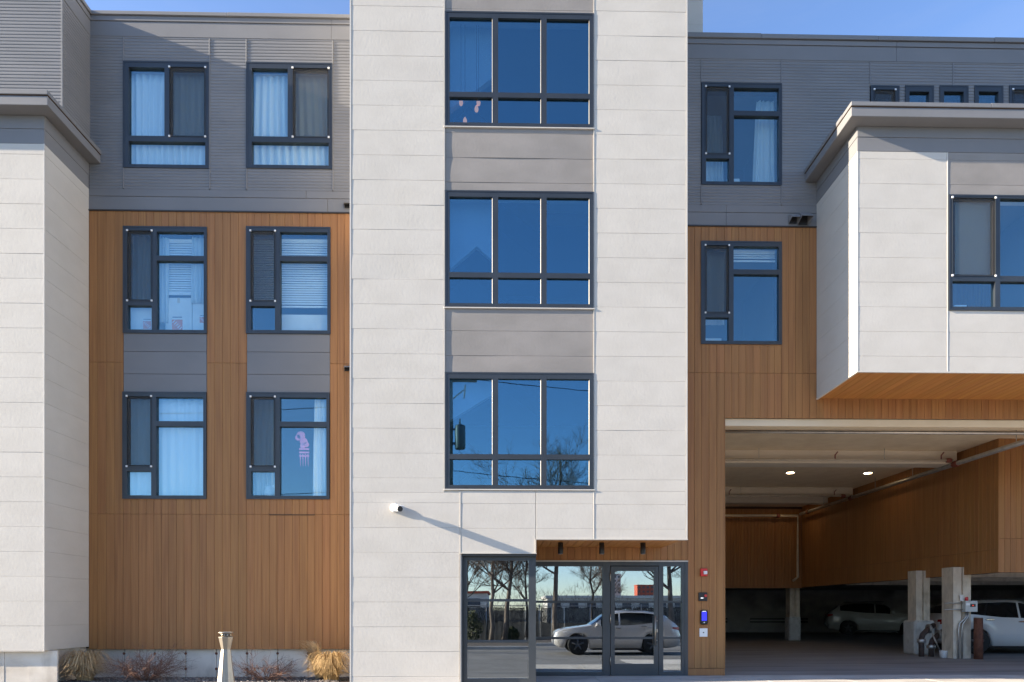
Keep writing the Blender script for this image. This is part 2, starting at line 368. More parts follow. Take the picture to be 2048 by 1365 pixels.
def siding(parent, fr, a0, a1, z0, z1, base, step, d, mat='white', warp=.0013, name='siding_panel', gap=.0018, nx=7, nz=4):
    zs = courses(z0, z1, base, step)
    for i in range(len(zs) - 1):
        panel(name, fr, a0 + .003, a1 - .003, zs[i] + gap / 2, zs[i + 1] - gap / 2, d + random.uniform(-.0004, .0004), mat, parent, .018, .0016,
              warp if zs[i + 1] - zs[i] > .15 else warp * .3, nx, nz)

# ------------------------------------------------------------------ setting: ground, road, pavement
def sheet(name, mat, pts, y_is=None):
    """extruded ground profile: list of (y, z) between x0 and x1"""
    x0, x1, prof = pts; mb = MB()
    for i in range(len(prof) - 1):
        (ya, za), (yb, zb) = prof[i], prof[i + 1]
        mb.quad((x0, ya, za), (x1, ya, za), (x1, yb, zb), (x0, yb, zb))
    return tag(mb.build(name, mat), kind='structure')
KERB = 10.55
sheet('ground', 'field', (-2500, 2500, [(-2500, -.60), (-8.6, -.60), (-8.0, -.62), (2, -.62), (9, -.30), (14, -.30), (60, -.3), (2500, -.3)]))
sheet('road', 'asphalt', (-120, 120, [(-8.2, -.556), (3.0, -.556), (KERB, -.13)]))
M['bounce'] = pmat('bounce_apron_concrete', (.52, .475, .41), (.62, .57, .50), (.9, .9, 1), .9, bump=.3, bscale=(50, 50, 50), bdist=.003, c3=(.30, .27, .24), s3=(.4, 1.1, 1), amt3=.5, detail=7)
sheet('bounce_apron', 'bounce', (4.2, 17.5, [(1.5, -.551), (3.0, -.551), (KERB - .002, -.125)]))  # unseen pale slab, added to bounce sunlight up onto the garage ceiling and soffits
sheet('verge', 'soil', (-120, 120, [(-13.6, -.40), (-8.25, -.42), (-8.24, -.60)]))
kb = MB(); kb.cbox(-40, 40, KERB, KERB + .16, -.3, 0.0, .02); tag(kb.build('kerb', 'slab'), kind='structure')
kb = MB(); kb.cbox(-40, 40, -8.24, -8.08, -.7, -.40, .02); tag(kb.build('far_kerb', 'slab'), kind='structure')
pv = tag(MB().box(-16, 18, KERB + .16, W + .4, -.28, -.012).build('pavement', 'slab'), kind='structure')
xs = [-2.85 + i * 1.52 for i in range(14)]
for i in range(len(xs) - 1):
    for (ya, yb) in ((KERB + .17, 11.9), (11.9, 13.32)):
        if xs[i] < 3.0 and ya > 11.8 and xs[i + 1] < .3: continue
        b = MB(); b.cbox(xs[i] + .004, xs[i + 1] - .004, ya + .004, yb - .004, -.05, random.uniform(-.002, .002), .006); b.build('pavement_slab', 'slab', pv)
tag(MB().quad((PX(1449, W) - .1, 13.322, .001), (30, 13.322, .001), (30, 48, .001), (PX(1449, W) - .1, 48, .001)).build('garage_floor', 'gfloor'), kind='structure')
tag(MB().box(-16, -2.6, 11.2, L + .3, -.28, .012).build('planting_bed', 'soil'), kind='structure')
gv = MB()
for i in range(2600):
    x, y = random.uniform(-8.2, -2.92), random.uniform(11.62, 12.9); r = random.uniform(.008, .024)
    bm = bmesh.new(); bmesh.ops.create_icosphere(bm, subdivisions=1, radius=r) if i % 5 == 0 else bmesh.ops.create_cube(bm, size=r * 1.5)
    rm = Matrix.Rotation(random.random() * 6, 4, 'Z') @ Matrix.Rotation(random.random(), 4, 'X')
    for v in bm.verts: v.co = rm @ Vector((v.co.x * random.uniform(.8, 1.3), v.co.y, v.co.z * .7)) + Vector((x, y, .014 + r * .3))
    gv.addbm(bm)
tag(gv.build('gravel', 'gravel'), 'grey brown gravel spread over the planting bed by the wall', 'gravel', kind='stuff')

# ------------------------------------------------------------------ the building
B = tag(empty('apartment_building', (0, W, 0)), 'modern apartment building with white siding tower, wood plank walls and grey ribbed top storey', 'building')
def box(name, x0, x1, y0, y1, z0, z1, mat, parent=None, ch=0):
    mb = MB(); mb.cbox(x0, x1, y0, y1, z0, z1, ch) if ch else mb.box(x0, x1, y0, y1, z0, z1)
    return mb.build(name, mat, parent or B)
XL0 = -16.0
STEP = .4194; TB = PZ(800, 1303.7, T)
# x positions
tl, tr = PX(701, T), PX(1373.5, T)
cl, crr = PX(890, T), PX(1187, T)
pr = PX(178, L)                      # pier right side
bl = PX(1633, W)                     # bay left side
br = 15.5
gl = PX(1449, W)                     # garage opening left

def winrect(u0, v0, u1, v1, Y):
    um = (u0 + u1) / 2; vm = (v0 + v1) / 2
    return (PX(u0, Y), PX(u1, Y), PZ(um, v1, Y), PZ(um, v0, Y))
LAY = {
 'A': (167, 212.5, [(9, 9, 57, 148, 's'), (9, 158, 57, 206, 'g'), (67, 10, 161, 58, 'g'), (67, 68, 161, 206, 'g')]),
 'B': (171, 212.5, [(11, 12, 82.5, 149, 'g'), (93, 11, 164, 149, 's'), (11, 160, 164, 206, 'g')]),
 'T': (297, 230, [(9, 12, 95, 161, 'g'), (106, 12, 192, 161, 'g'), (203, 12, 289, 161, 'g'), (9, 171, 95, 222, 'g'), (106, 171, 192, 222, 'g'), (203, 171, 289, 222, 'g')]),
 'C': (194, 230, [(7, 6, 92, 161, 's'), (102, 6, 187, 161, 'g'), (7, 172, 92, 223, 'g'), (102, 172, 187, 223, 'g')]),
 'S': (56, 120, [(8, 11, 47, 110, 'g')]),
 'Q': (56, 120, [(7, 8, 48, 110, 's')]),
}
WIN = []
def window(rect, lay, Y, glass='glass', label=None, room=True, depth=2.6, roommat='room', proud=.016, gy=.034, bead=False):
    x0, x1, z0, z1 = rect; lw, lh, ps = LAY[lay]; sx, sz = (x1 - x0) / lw, (z1 - z0) / lh
    hs = [(x0 + a * sx, x0 + c * sx, z1 - d * sz, z1 - b * sz) for (a, b, c, d, k) in ps]
    o = cells(MB(), x0, x1, z0, z1, hs, Y - proud, Y + .085).build('window', 'frame', B)
    lip = .022
    cells(MB(), x0 - .004, x1 + .004, z0 - .004, z1 + .004, [(x0 + lip, x1 - lip, z0 + lip, z1 - lip)], Y - proud - .005, Y + .02).build('frame_lip', 'frame', o)
    for h, p in zip(hs, ps):
        if p[4] == 's':
            s = .026
            cells(MB(), h[0] - .002, h[1] + .002, h[2] - .002, h[3] + .002, [(h[0] + s, h[1] - s, h[2] + s, h[3] - s)], Y + .004, Y + .07).build('sash', 'sash', o)
            MB().box(h[0] + s, h[1] - s, Y + gy, Y + gy + .006, h[2] + s, h[3] - s).build('pane', glass, o)
            MB().box(h[0], h[1], Y - proud + .006, Y - proud + .009, h[2], h[3]).build('insect_screen', 'screen', o)
            sf = .010
            cells(MB(), h[0] - sf, h[1] + sf, h[2] - sf, h[3] + sf, [(h[0], h[1], h[2], h[3])], Y - proud - .010, Y - proud + .004).build('screen_frame', 'frame', o)
            for cx in (h[0] - .004, h[1] + .004):
                for cz in (h[2] - .004, h[3] + .004):
                    MB().cbox(cx - .017, cx + .017, Y - proud - .018, Y - proud, cz - .017, cz + .017, .004).build('clip', 'clip', o)
        else:
            MB().box(h[0] - .004, h[1] + .004, Y + gy, Y + gy + .006, h[2] - .004, h[3] + .004).build('pane', glass, o)
            if bead: MB().cbox(h[1] - .010, h[1] + .001, Y - proud + .006, Y + gy - .001, h[2] - .001, h[3] + .001, .005).build('glazing_bead', 'bead', o)
    for wx in (x0 + (x1 - x0) * .14, x0 + (x1 - x0) * .86):
        MB().box(wx - .018, wx + .018, Y - proud - .003, Y - proud + .01, z0 + .028, z0 + .036).build('weep_slot', 'black', o)
    if room:
        m = .25; mb = MB(); a0, a1, b0, b1, c0, c1 = x0 - m, x1 + m, Y + .26, Y + .26 + depth, z0 - .35, z1 + .15
        mb.quad((a0, b0, c0), (a1, b0, c0), (a1, b1, c0), (a0, b1, c0)); mb.quad((a0, b0, c1), (a0, b1, c1), (a1, b1, c1), (a1, b0, c1))
        mb.quad((a0, b1, c0), (a1, b1, c0), (a1, b1, c1), (a0, b1, c1)); mb.quad((a0, b0, c0), (a0, b1, c0), (a0, b1, c1), (a0, b0, c1)); mb.quad((a1, b0, c0), (a1, b0, c1), (a1, b1, c1), (a1, b1, c0))
        mb.build('room_lining', roommat, B)
    if label: o['label'] = label
    return rect
def inset(r, d=.03): return (r[0] + d, r[1] - d, r[2] + d, r[3] - d)

# ---- left wall (wood below, ribbed grey above)
RB1, RB2 = winrect(247, 125, 418, 337, L), winrect(493, 127, 664.5, 338, L)
RA1, RA2 = winrect(247, 454.5, 414, 667, L), winrect(493, 455, 661, 668, L)
RA3, RA4 = winrect(246, 785, 413, 998, L), winrect(493.5, 786, 659, 998.5, L)
lz = dict(fb=PZ(400, 1297, L), j1=PZ(400, 1029, L), j2=PZ(400, 726, L), wt=PZ(400, 423.5, L), b1=PZ(400, 395, L), ct=PZ(400, 380, L),
          cb=PZ(400, 76.5, L), c1=PZ(400, 46.5, L), c2=PZ(400, 36.5, L), top=PZ(400, 29, L))
xl0, xl1 = pr, PX(701, L)
lh = [inset(r, .05) for r in (RB1, RB2, RA1, RA2, RA3, RA4)]
wl = cells(MB(), xl0 - .3, xl1 + .5, lz['fb'], lz['top'] - .05, lh, L + .024, L + .26).build('plank_wall', 'dark', B)
xA0, xA1 = (RA1[0] + RA3[0]) / 2, (RA1[1] + RA3[1]) / 2
xB0, xB1 = (RA2[0] + RA4[0]) / 2, (RA2[1] + RA4[1]) / 2
span1, span2 = (xA0, xA1, RA3[3], RA1[2]), (xB0, xB1, RA4[3], RA2[2])
planks(wl, 'F', [xl0, xA0, xA1, xB0, xB1, xl1 + .15], [lz['fb'] - .02, lz['j1'], lz['j2'], lz['wt']], L,
       [(xA0, xA1, RA3[2] + .02, RA1[3] - .02), (xB0, xB1, RA4[2] + .02, RA2[3] - .02)])
for (a0, a1, zb, zt) in (span1, span2):
    for (p, q) in ((0, .31), (.31, .69), (.69, 1)):
        panel('spandrel_board', 'F', a0 + .004, a1 - .004, zb + (zt - zb) * p + .003, zb + (zt - zb) * q - .003, L + .004, 'grey', wl, .02, .003)
box('joint_flashing', PX(538, L), PX(630, L), L - .006, L + .02, lz['j1'] - .016, lz['j1'] + .004, 'dark', wl)
box('head_flashing', xl0, xl1, L - .02, L + .024, lz['wt'] - .012, lz['wt'] + .012, 'sash', wl)
panel('band_board', 'F', xl0, PX(655, L), lz['wt'] + .014, lz['b1'] - .003, L - .004, 'grey', wl, .02, .003)
panel('band_board', 'F', PX(655, L) + .005, xl1, lz['wt'] + .014, lz['b1'] - .003, L - .003, 'grey', wl, .02, .003)
panel('band_board', 'F', xl0, PX(612, L), lz['b1'] + .003, lz['ct'] - .004, L - .008, 'grey', wl, .024, .003)
panel('band_board', 'F', PX(612, L) + .005, xl1, lz['b1'] + .003, lz['ct'] - .004, L - .007, 'grey', wl, .024, .003)
PITCH = .0587
def corrugated(parent, fr, a0, a1, z0, z1, d, holes=(), inner=False):
    """horizontal ribbed sheet, real ribs, cut round the holes"""
    a_, b_, n_ = AX[fr]; mb = MB()
    def P(a, z, n):
        base = Vector((a, d, z)) if fr == 'F' else Vector((d, a, z)); return base + n_ * n
    zs = sorted({z0, z1, *[h[i] for h in holes for i in (2, 3) if z0 < h[i] < z1]})
    for j in range(len(zs) - 1):
        zm = (zs[j] + zs[j + 1]) / 2; cuts = sorted((max(h[0], a0), min(h[1], a1)) for h in holes if h[2] < zm < h[3] and h[1] > a0 and h[0] < a1)
        segs, cur = [], a0
        for c in cuts: 
            if c[0] > cur: segs.append((cur, c[0]))
            cur = max(cur, c[1])
        if cur < a1: segs.append((cur, a1))
        k0 = math.floor((zs[j] - z0) / PITCH); prof = []
        RIB = ((0, .005), (.10, .0085), (.62, .0095), (.78, .003), (.90, 0.001), (1.0, .005))
        def nz_(z):
            f = ((z - z0) / PITCH) % 1.0
            for a, b in zip(RIB, RIB[1:]):
                if f <= b[0]: return a[1] + (b[1] - a[1]) * (f - a[0]) / (b[0] - a[0])
            return .005
        for k in range(k0, math.ceil((zs[j + 1] - z0) / PITCH) + 1):
            prof += [(z0 + k * PITCH + f * PITCH, n) for (f, n) in RIB[:-1]]
        prof = [(zs[j], nz_(zs[j]))] + [p for p in prof if zs[j] + 1e-5 < p[0] < zs[j + 1] - 1e-5] + [(zs[j + 1], nz_(zs[j + 1]))]
        for (s0, s1) in segs:
            b = len(mb.v)
            for (z, n) in prof: mb.v += [tuple(P(s0, z, n)), tuple(P(s1, z, n))]
            for i in range(len(prof) - 1):
                q = b + 2 * i; f = (q, q + 1, q + 3, q + 2)
                mb.face(f if fr != 'L' else f[::-1])
    return tag(mb.build('ribbed_sheet', 'corr', parent), kind='stuff')
vt = [PX(u, L) for u in (247, 419.5, 493, 665.5)]
edges = [xl0] + vt + [xl1 + .1]
for i in range(len(edges) - 1):
    corrugated(wl, 'F', edges[i] + .008, edges[i + 1] - .008, lz['ct'], lz['cb'], L + .004, [inset(r, .0) for r in (RB1, RB2)])
for x in vt: 
    for (za, zb) in ((lz['ct'] + .01, RB1[2]), (RB1[3], lz['cb'] - .01)):
        box('joint_trim', x - .010, x + .010, L - .016, L + .02, za, zb, 'grey', wl, .003)
    box('joint_trim', x - .010, x + .010, L - .012, L + .02, RB1[2] + .001, RB1[3] - .001, 'grey', wl)
def cornice(parent, x0, x1, Y, zb, z1, z2, zt, breaks=()):
    bs = [x0] + list(breaks) + [x1]
    for i in range(len(bs) - 1):
        panel('frieze_board', 'F', bs[i] + .002, bs[i + 1] - .002, zb, z1 - .003, Y - .012, 'grey', parent, .03, .003)
        panel('frieze_board', 'F', bs[i] + .002, bs[i + 1] - .002, z1 + .002, z2 - .002, Y - .026, 'grey', parent, .05, .004)
    n = max(1, round((x1 - x0) / 2.4))
    for i in range(n):
        a, b = x0 + (x1 - x0) * i / n, x0 + (x1 - x0) * (i + 1) / n; dz = random.uniform(-.006, .006)
        box('coping', a + .002, b - .002, Y - .055 - random.uniform(0, .004), Y + .35, z2 + .002, zt + dz, 'grey', parent, .006)
cornice(wl, xl0, xl1 + .3, L, lz['cb'], lz['c1'], lz['c2'], lz['top'], [PX(663, L)])
window(RB1, 'B', L, label='window with closed white curtains, left of the two on the top storey')
window(RB2, 'B', L); window(RA1, 'A', L); window(RA2, 'A', L); window(RA3, 'A', L); window(RA4, 'A', L)

# ---- foundation of the left wall and pier
fz = PZ(45, 1302, PF)
fw = box('foundation', xl0 - .2, xl1 + .2, L + .11, L + .3, -.3, lz['fb'] - .001, 'concrete')
x = xl0 + .03; 
while x < xl1:
    x2 = min(x + .575, xl1 + .1); panel('concrete_panel', 'F', x + .006, x2 - .006, -.28, lz['fb'] - .002, L + .085 + random.uniform(-.003, .003), 'concrete', fw, .03, .005)
    for tz in (.17, .46): MB().lathe((x2, L + .088, tz), [(.026, -.012), (.024, .0), (.006, .002)], 8, 'y').build('tie_mark', 'rust', fw)
    x = x2
pf = box('pier_foundation', XL0, pr - .09, PF + .12, L + .4, -.3, fz - .002, 'concrete')
for x in [PX(u, PF) for u in (-120, -60, 0, 47)]:
    panel('concrete_panel', 'F', x + .003, x + .5, -.28, fz - .004, PF + .10 + random.uniform(-.003, .003), 'concrete', pf, .03, .005)
panel('concrete_panel', 'F', PX(47, PF) + .503, pr - .075, -.28, fz - .004, PF + .10, 'concrete', pf, .03, .005)
for (ya, yb) in ((PF + .1, PF + .66), (PF + .66, L + .08)):
    panel('concrete_panel', 'R', ya + .003, yb - .003, -.28, fz - .004, pr - .07, 'concrete', pf, .03, .005)

# ---- left pier: white siding, grey frieze, flat eave
pzt = PZ(45, 287.5, PF); ez0, ez1 = 9.64, 9.88
pw = box('pier_wall', XL0, pr - .02, PF + .02, L + .2, fz, ez0, 'whitetrim')
for (a, b) in ((XL0, PX(-300, PF)), (PX(-300, PF), pr - .012)):
    siding(pw, 'F', a, b, fz, pzt, fz, STEP, PF)
siding(pw, 'R', PF + .012, L, fz, pzt, fz, STEP, pr, warp=.0003)
box('corner_trim', pr - .014, pr + .004, PF - .004, PF + .014, fz, pzt, 'whitetrim', pw)
box('base_trim', XL0, pr + .002, PF - .006, PF + .02, fz - .012, fz - .002, 'whitetrim', pw)
for (z0, z1, dd) in ((pzt + .002, pzt + (ez0 - pzt) * .52, 0), (pzt + (ez0 - pzt) * .52 + .004, ez0 - .002, -.004)):
    panel('frieze_board', 'F', XL0, pr - .002, z0, z1, PF + dd, 'grey', pw, .02, .003)
    panel('frieze_board', 'R', PF + .002, L, z0, z1, pr - dd, 'grey', pw, .02, .003)
def eave(x0, x1, y0, y1, z0, z1, side):
    e = box('roof_eave', x0, x1, y0, y1, z0, z1 - .085, 'grey', None, .006)
    a, b = (x0, x1 + .012) if side == 'R' else (x0 - .012, x1)
    box('drip_edge', a, b, y0 - .012, y1, z1 - .083, z1 - .075, 'dark', e)
    n = 4
    for i in range(n):
        p, q = a + (b - a) * i / n, a + (b - a) * (i + 1) / n
        box('coping', p + .002, q - .002, y0 - .018, y0 + .30, z1 - .073, z1 + random.uniform(-.006, .004), 'grey', e, .006)
    sx = x1 if side == 'R' else x0
    for (ya, yb) in ((y0 + .302, (y0 + y1) / 2), ((y0 + y1) / 2 + .003, y1)):
        box('coping', sx - (.30 if side == 'R' else .018), sx + (.018 if side == 'R' else .30), ya, yb, z1 - .073, z1 + random.uniform(-.005, .003), 'grey', e, .006)
    return e
eave(XL0, PX(201, L), PF - .24, L, ez0, ez1, 'R')
box('pier_roof', XL0, pr, PF + .1, L + .4, ez1 - .2, ez1 - .1, 'grey')

# ---- upper left block (ribbed grey)
bx1 = PX(180, L)
bw = box('upper_block', XL0, bx1 - .03, LB + .03, L + .5, ez1 - .05, lz['top'] - .1, 'dark')
corrugated(bw, 'F', XL0, bx1 - .012, ez1 - .1, lz['cb'], LB)
corrugated(bw, 'R', LB + .012, L, ez1 - .1, lz['cb'], bx1 - .004)
box('corner_trim', bx1 - .012, bx1 + .016, LB - .018, LB + .012, ez1 - .1, lz['cb'], 'grey', bw, .003)
cornice(bw, XL0, bx1 + .02, LB, lz['cb'], lz['c1'], lz['c2'], lz['top'])
panel('frieze_board', 'R', LB, L, lz['cb'], lz['c1'] - .003, bx1 + .012, 'grey', bw, .03, .003)
panel('frieze_board', 'R', LB, L, lz['c1'] + .002, lz['c2'] - .002, bx1 + .026, 'grey', bw, .05, .004)
box('coping', bx1 - .3, bx1 + .055, LB - .055, L + .3, lz['c2'] + .002, lz['top'] + .002, 'grey', bw, .006)

# ---- tower
TOP = 15.6
RT = [winrect(890, 25.5, 1187.5, 255, T), winrect(890, 383, 1187.5, 616, T), winrect(890, 746, 1187.5, 979, T)]
RT = [(cl, crr, r[2], r[3]) for r in RT]
zc1 = PZ(1225, 1080, T)              # canopy edge
zg1 = PZ(1000, 1108, T)              # head of the lower left glazing
gx0, gx1 = PX(921.5, T), PX(1073, T)
rec0 = gx1                           # recess begins
tw = cells(MB(), tl + .02, tr - .02, -.25, TOP, [inset(r, .05) for r in RT] + [(gx0 + .01, gx1 - .01, -.3, zg1), (rec0 - .011, tr, -.3, zc1 + .02)], T + .0195, T + .25).build('tower_wall', 'whitetrim', B)
vj0, vj1 = PX(920.5, T), PX(1187.5, T)
siding(tw, 'F', tl + .012, cl - .014, RT[2][2] - .06, TOP, TB, STEP, T)
siding(tw, 'F', tl + .012, vj0 - .008, -.2, RT[2][2] - .06, TB, STEP, T)
siding(tw, 'F', crr + .014, tr - .012, RT[2][2] - .03, TOP, TB - .018, STEP, T)
siding(tw, 'F', vj1 + .010, tr - .012, zc1 + .01, RT[2][2] - .03, TB - .018, STEP, T)
siding(tw, 'F', vj0 + .010, rec0 - .014, zg1 + .012, RT[2][2] - .034, TB - .01, STEP, T)
siding(tw, 'F', rec0 - .008, vj1 - .008, zc1 + .012, RT[2][2] - .034, TB - .01, STEP, T)
for (x, za, zb) in ((vj0, zg1, RT[2][2] - .03), (vj1 + .002, zc1, RT[2][2] - .03)):
    box('joint_trim', x - .008, x + .008, T - .005, T + .018, za, zb, 'whitetrim', tw, .002)
for (x, s) in ((tl, -1), (tr, 1)):
    box('corner_trim', x - .012, x + .012, T - .005, T + .014, zc1 if s > 0 else -.2, TOP, 'whitetrim', tw)
for (x, s) in ((cl - .008, -1), (crr + .008, 1)):
    box('edge_trim', x - .006, x + .006, T - .005, T + .018, RT[2][2] - .03, TOP, 'whitetrim', tw)
for (z0, z1) in ((RT[0][3], TOP), (RT[1][3], RT[0][2] - .022), (RT[2][3], RT[1][2] - .022)):
    siding(tw, 'F', cl, crr, z0, z1, TB - .016, STEP, T + .012, 'spandrel', .0032, nx=10)
for i, r in enumerate(RT):
    window(r, 'T', T, 'glassT', room=False, proud=.004, gy=.035, bead=True)
    box('window_sill', cl - .02, crr + .02, T - .018, T + .06, r[2] - .020, r[2] - .001, 'whitetrim', tw, .003)
box('tower_side', tl + .004, tl + .1, T + .014, L + .5, -.25, TOP, 'whitetrim', B)
box('tower_side', tr - .1, tr - .004, T + .014, W + .5, zc1 + .13, TOP, 'whitetrim', B)
box('tower_roof', tl, tr, T + .014, 20, TOP, TOP + .1, 'grey', B)
# stair hall inside the tower
sh = MB(); a0, a1, b0, b1, c0, c1 = tl + .2, tr - .2, T + .27, T + 5.2, zc1 + .15, TOP - .05
for q in (((a0, b1, c0), (a1, b1, c0), (a1, b1, c1), (a0, b1, c1)), ((a0, b0, c0), (a0, b1, c0), (a0, b1, c1), (a0, b0, c1)), ((a1, b0, c0), (a1, b0, c1), (a1, b1, c1), (a1, b1, c0)), ((a0, b0, c0), (a1, b0, c0), (a1, b1, c0), (a0, b1, c0)), ((a0, b0, c1), (a0, b1, c1), (a1, b1, c1), (a1, b0, c1))):
    sh.quad(*q)
sh.build('stair_hall_lining', 'stairwall', B)
for r in RT:
    zf = r[2] - .35
    box('floor_slab', a0, a1, T + 1.9, b1, zf - .25, zf, 'stairdark', B)
    p0, p1 = Vector((a0 + .2, T + 1.2, zf - .1)), Vector((a0 + 1.9, T + 1.2, zf + 1.15))
    fl = MB(); n = Vector((-.55, 0, .75)).normalized() * .0
    def slab(mb, xa, za, xb, zb, ya, yb, th):
        mb.v += [(xa, ya, za), (xb, ya, zb), (xb, yb, zb), (xa, yb, za), (xa, ya, za - th), (xb, ya, zb - th), (xb, yb, zb - th), (xa, yb, za - th)]
        b = len(mb.v) - 8
        for q in ((0, 1, 2, 3), (7, 6, 5, 4), (0, 4, 5, 1), (1, 5, 6, 2), (2, 6, 7, 3), (3, 7, 4, 0)): mb.face([b + i for i in q])
    th_ = min(1.3, zf + .05 - zc1 - .2)
    slab(fl, a0 + .3, zf + .1, a0 + 1.75, zf + 1.35, T + .9, T + 1.8, th_)
    slab(fl, a0 + 1.752, zf + 1.35, a0 + 3.2, zf + .2, T + .9, T + 1.8, th_)
    fl.build('stair_flight', 'stairdark', B)
    rl = MB(); rl.tube([(a0 + 2.45, T + .8, zf), (a0 + 2.45, T + .8, zf + .9), (a0 + 3.0, T + .8, zf + .9), (a0 + 3.0, T + .8, zf)], .022, 6); rl.build('handrail', 'stairdark', B)

for poly in ([(893, 28), (992, 28), (992, 151), (915, 208), (893, 224)], [(893, 386), (992, 386), (992, 527), (953, 493), (893, 545)], [(893, 749), (992, 749), (992, 785), (893, 845)]):
    Y = T + .32; mb = MB(); pts = [(PX(u, Y), PZ(u, v, Y)) for (u, v) in poly]; k = len(pts)
    mb.v = [(x, Y, z) for (x, z) in pts] + [(x, Y + .12, z) for (x, z) in pts]
    mb.face(range(k)); mb.face(range(2 * k - 1, k - 1, -1))
    for i in range(k): mb.face((i, k + i, k + (i + 1) % k, (i + 1) % k))
    mb.build('stair_soffit', 'stairlight', B)

# ---- entrance: glazing in the tower front and recessed door wall
bxw = MB()
box('lintel_trim', gx0 - .012, rec0 + .002, T - .022, T + .1, zg1, zg1 + .012, 'whitetrim', tw)
box('lintel_trim', rec0 - .006, tr + .018, T - .022, T + .1, zc1, zc1 + .011, 'whitetrim', tw)
box('edge_trim', rec0 - .013, rec0 - .007, T - .018, T + .06, zg1 + .013, zc1 + .010, 'whitetrim', tw)
box('edge_trim', gx0 - .010, gx0 - .002, T - .012, T + .10, -.2, zg1, 'whitetrim', tw)
def storefront(name, x0, x1, z0, z1, Y, holes, fmat='frame2', muntins=(), depth=.10, glass='glassS'):
    o = cells(MB(), x0, x1, z0, z1, holes, Y, Y + depth).build(name, fmat, B)
    for h in holes:
        MB().box(h[0] - .003, h[1] + .003, Y + depth * .55, Y + depth * .55 + .008, h[2] - .003, h[3] + .003).build('pane', glass, o)
        for zm in muntins:
            MB().cbox(h[0], h[1], Y + depth * .2, Y + depth * .8, zm - .022, zm + .022, .004).build('muntin', fmat, o)
    return o
TY = T + .13
sfz = lambda u, v, Y: PZ(u, v, Y)
ug = lambda u: PX(u, TY)
storefront('corner_glazing', ug(926), gx1 - .004, -.02, zg1 - .035, TY, [(ug(934), ug(1057.5), sfz(995, 1358, TY), sfz(995, 1121, TY))], muntins=(sfz(995, 1201, TY), sfz(995, 1283.5, TY)))
box('head_trim', gx0, gx1, T + .03, T + .24, zg1 - .034, zg1 - .001, 'frame2')
box('jamb_trim', gx0, ug(926) - .002, T + .02, T + .24, -.2, zg1 - .036, 'frame2')
box('plinth', gx0, gx1, T + .05, T + .3, -.2, -.021, 'frame2')
DY = W + .03
ud = lambda u: PX(u, DY)
zd = lambda v: PZ(1225, v, DY)
zt_ = PZ(1225, 1122, W)
sf = storefront('door_glazing', rec0 - .1, PX(1375, W), .004, zt_ - .02, DY - .03,
                [(rec0 - .05, ud(1205.5), zd(1344), zd(1133)), (ud(1220), ud(1317), .004, zd(1132)), (ud(1326), ud(1363), zd(1344), zd(1133))], muntins=())
for o in list(sf.children):
    bpy.data.objects.remove(o)
for (a, b) in ((rec0 - .05, ud(1205.5)), (ud(1326), ud(1363))):
    MB().box(a - .003, b + .003, DY + .02, DY + .028, zd(1344) - .003, zd(1133) + .003).build('pane', 'glassS', sf)
    for v in (1204, 1276.5): MB().cbox(a, b, DY - .012, DY + .05, zd(v) - .022, zd(v) + .022, .004).build('muntin', 'frame2', sf)
MB().box(rec0 - .1, PX(1376, W), DY - .05, DY + .1, zt_ - .018, zt_ + .004).build('head_trim', 'whitetrim', sf)
MB().box(ud(1369), ud(1375), DY - .04, DY - .031, .004, zt_ - .02).build('jamb_trim', 'frame2', sf)
MB().box(ud(1205), ud(1210), DY - .036, DY - .0305, .004, zd(1133)).build('mullion_cover', 'frame2', sf)
# door leaf
dx0, dx1, dz0, dz1 = ud(1221), ud(1316), .010, zd(1133.5)
door = cells(MB(), dx0, dx1, dz0, dz1, [(ud(1229), ud(1307.5), zd(1328), zd(1142.5))], DY - .036, DY + .02).build('entrance_door', 'frame2', B)
MB().box(ud(1229) - .003, ud(1307.5) + .003, DY - .008, DY, zd(1328) - .003, zd(1142.5) + .003).build('pane', 'glassS', door)
for v in (1204, 1276.5): MB().cbox(ud(1229), ud(1307.5), DY - .03, DY + .016, zd(v) - .022, zd(v) + .022, .004).build('muntin', 'frame2', door)
MB().cbox(ud(1229), ud(1306), DY + .03, DY + .075, zd(1254.5) - .02, zd(1254.5) + .025, .006).build('push_bar', 'stainless', door)
hd = MB(); hx = ud(1308.5); hd.tube([(hx, DY - .10, zd(1291)), (hx, DY - .10, zd(1232))], .017, 10)
for v in (1242, 1281): hd.tube([(hx, DY - .10, zd(v)), (hx + .03, DY - .10, zd(v)), (hx + .05, DY - .036, zd(v))], .010, 8)
hd.build('door_handle', 'stainless', door)
MB().cbox(ud(1312), ud(1315), DY - .048, DY - .03, zd(1265), zd(1258.5), .003).build('lock_cylinder', 'stainless', door)
for v in (1154, 1238, 1322): MB().tube([(ud(1220), DY - .045, zd(v + 9)), (ud(1220), DY - .045, zd(v - 9))], .012, 8).build('hinge', 'stainless', door)
# lobby lining
lb = MB(); a0, a1, b1, c1 = gx0 - .6, PX(1376, W) + .1, W + 4.5, zg1 + .03
lb.quad((a0, W + .2, .003), (a1, W + .2, .003), (a1, b1, .003), (a0, b1, .003)); lb.quad((a0, b1, 0), (a1, b1, 0), (a1, b1, c1), (a0, b1, c1))
lb.quad((a0, T + .26, 0), (a0, b1, 0), (a0, b1, c1), (a0, T + .26, c1)); lb.quad((a1, W + .2, 0), (a1, W + .2, c1), (a1, b1, c1), (a1, b1, 0)); lb.quad((a0, W + .27, c1), (a0, b1, c1), (a1, b1, c1), (a1, W + .27, c1)); lb.quad((a0, T + .26, c1), (a0, W + .27, c1), (gx1 - .012, W + .27, c1), (gx1 - .012, T + .26, c1))
lb.quad((a0, T + .26, .002), (gx1 - .012, T + .26, .002), (gx1 - .012, W + .2, .002), (a0, W + .2, .002))
lb.build('lobby_lining', 'lobby', B)
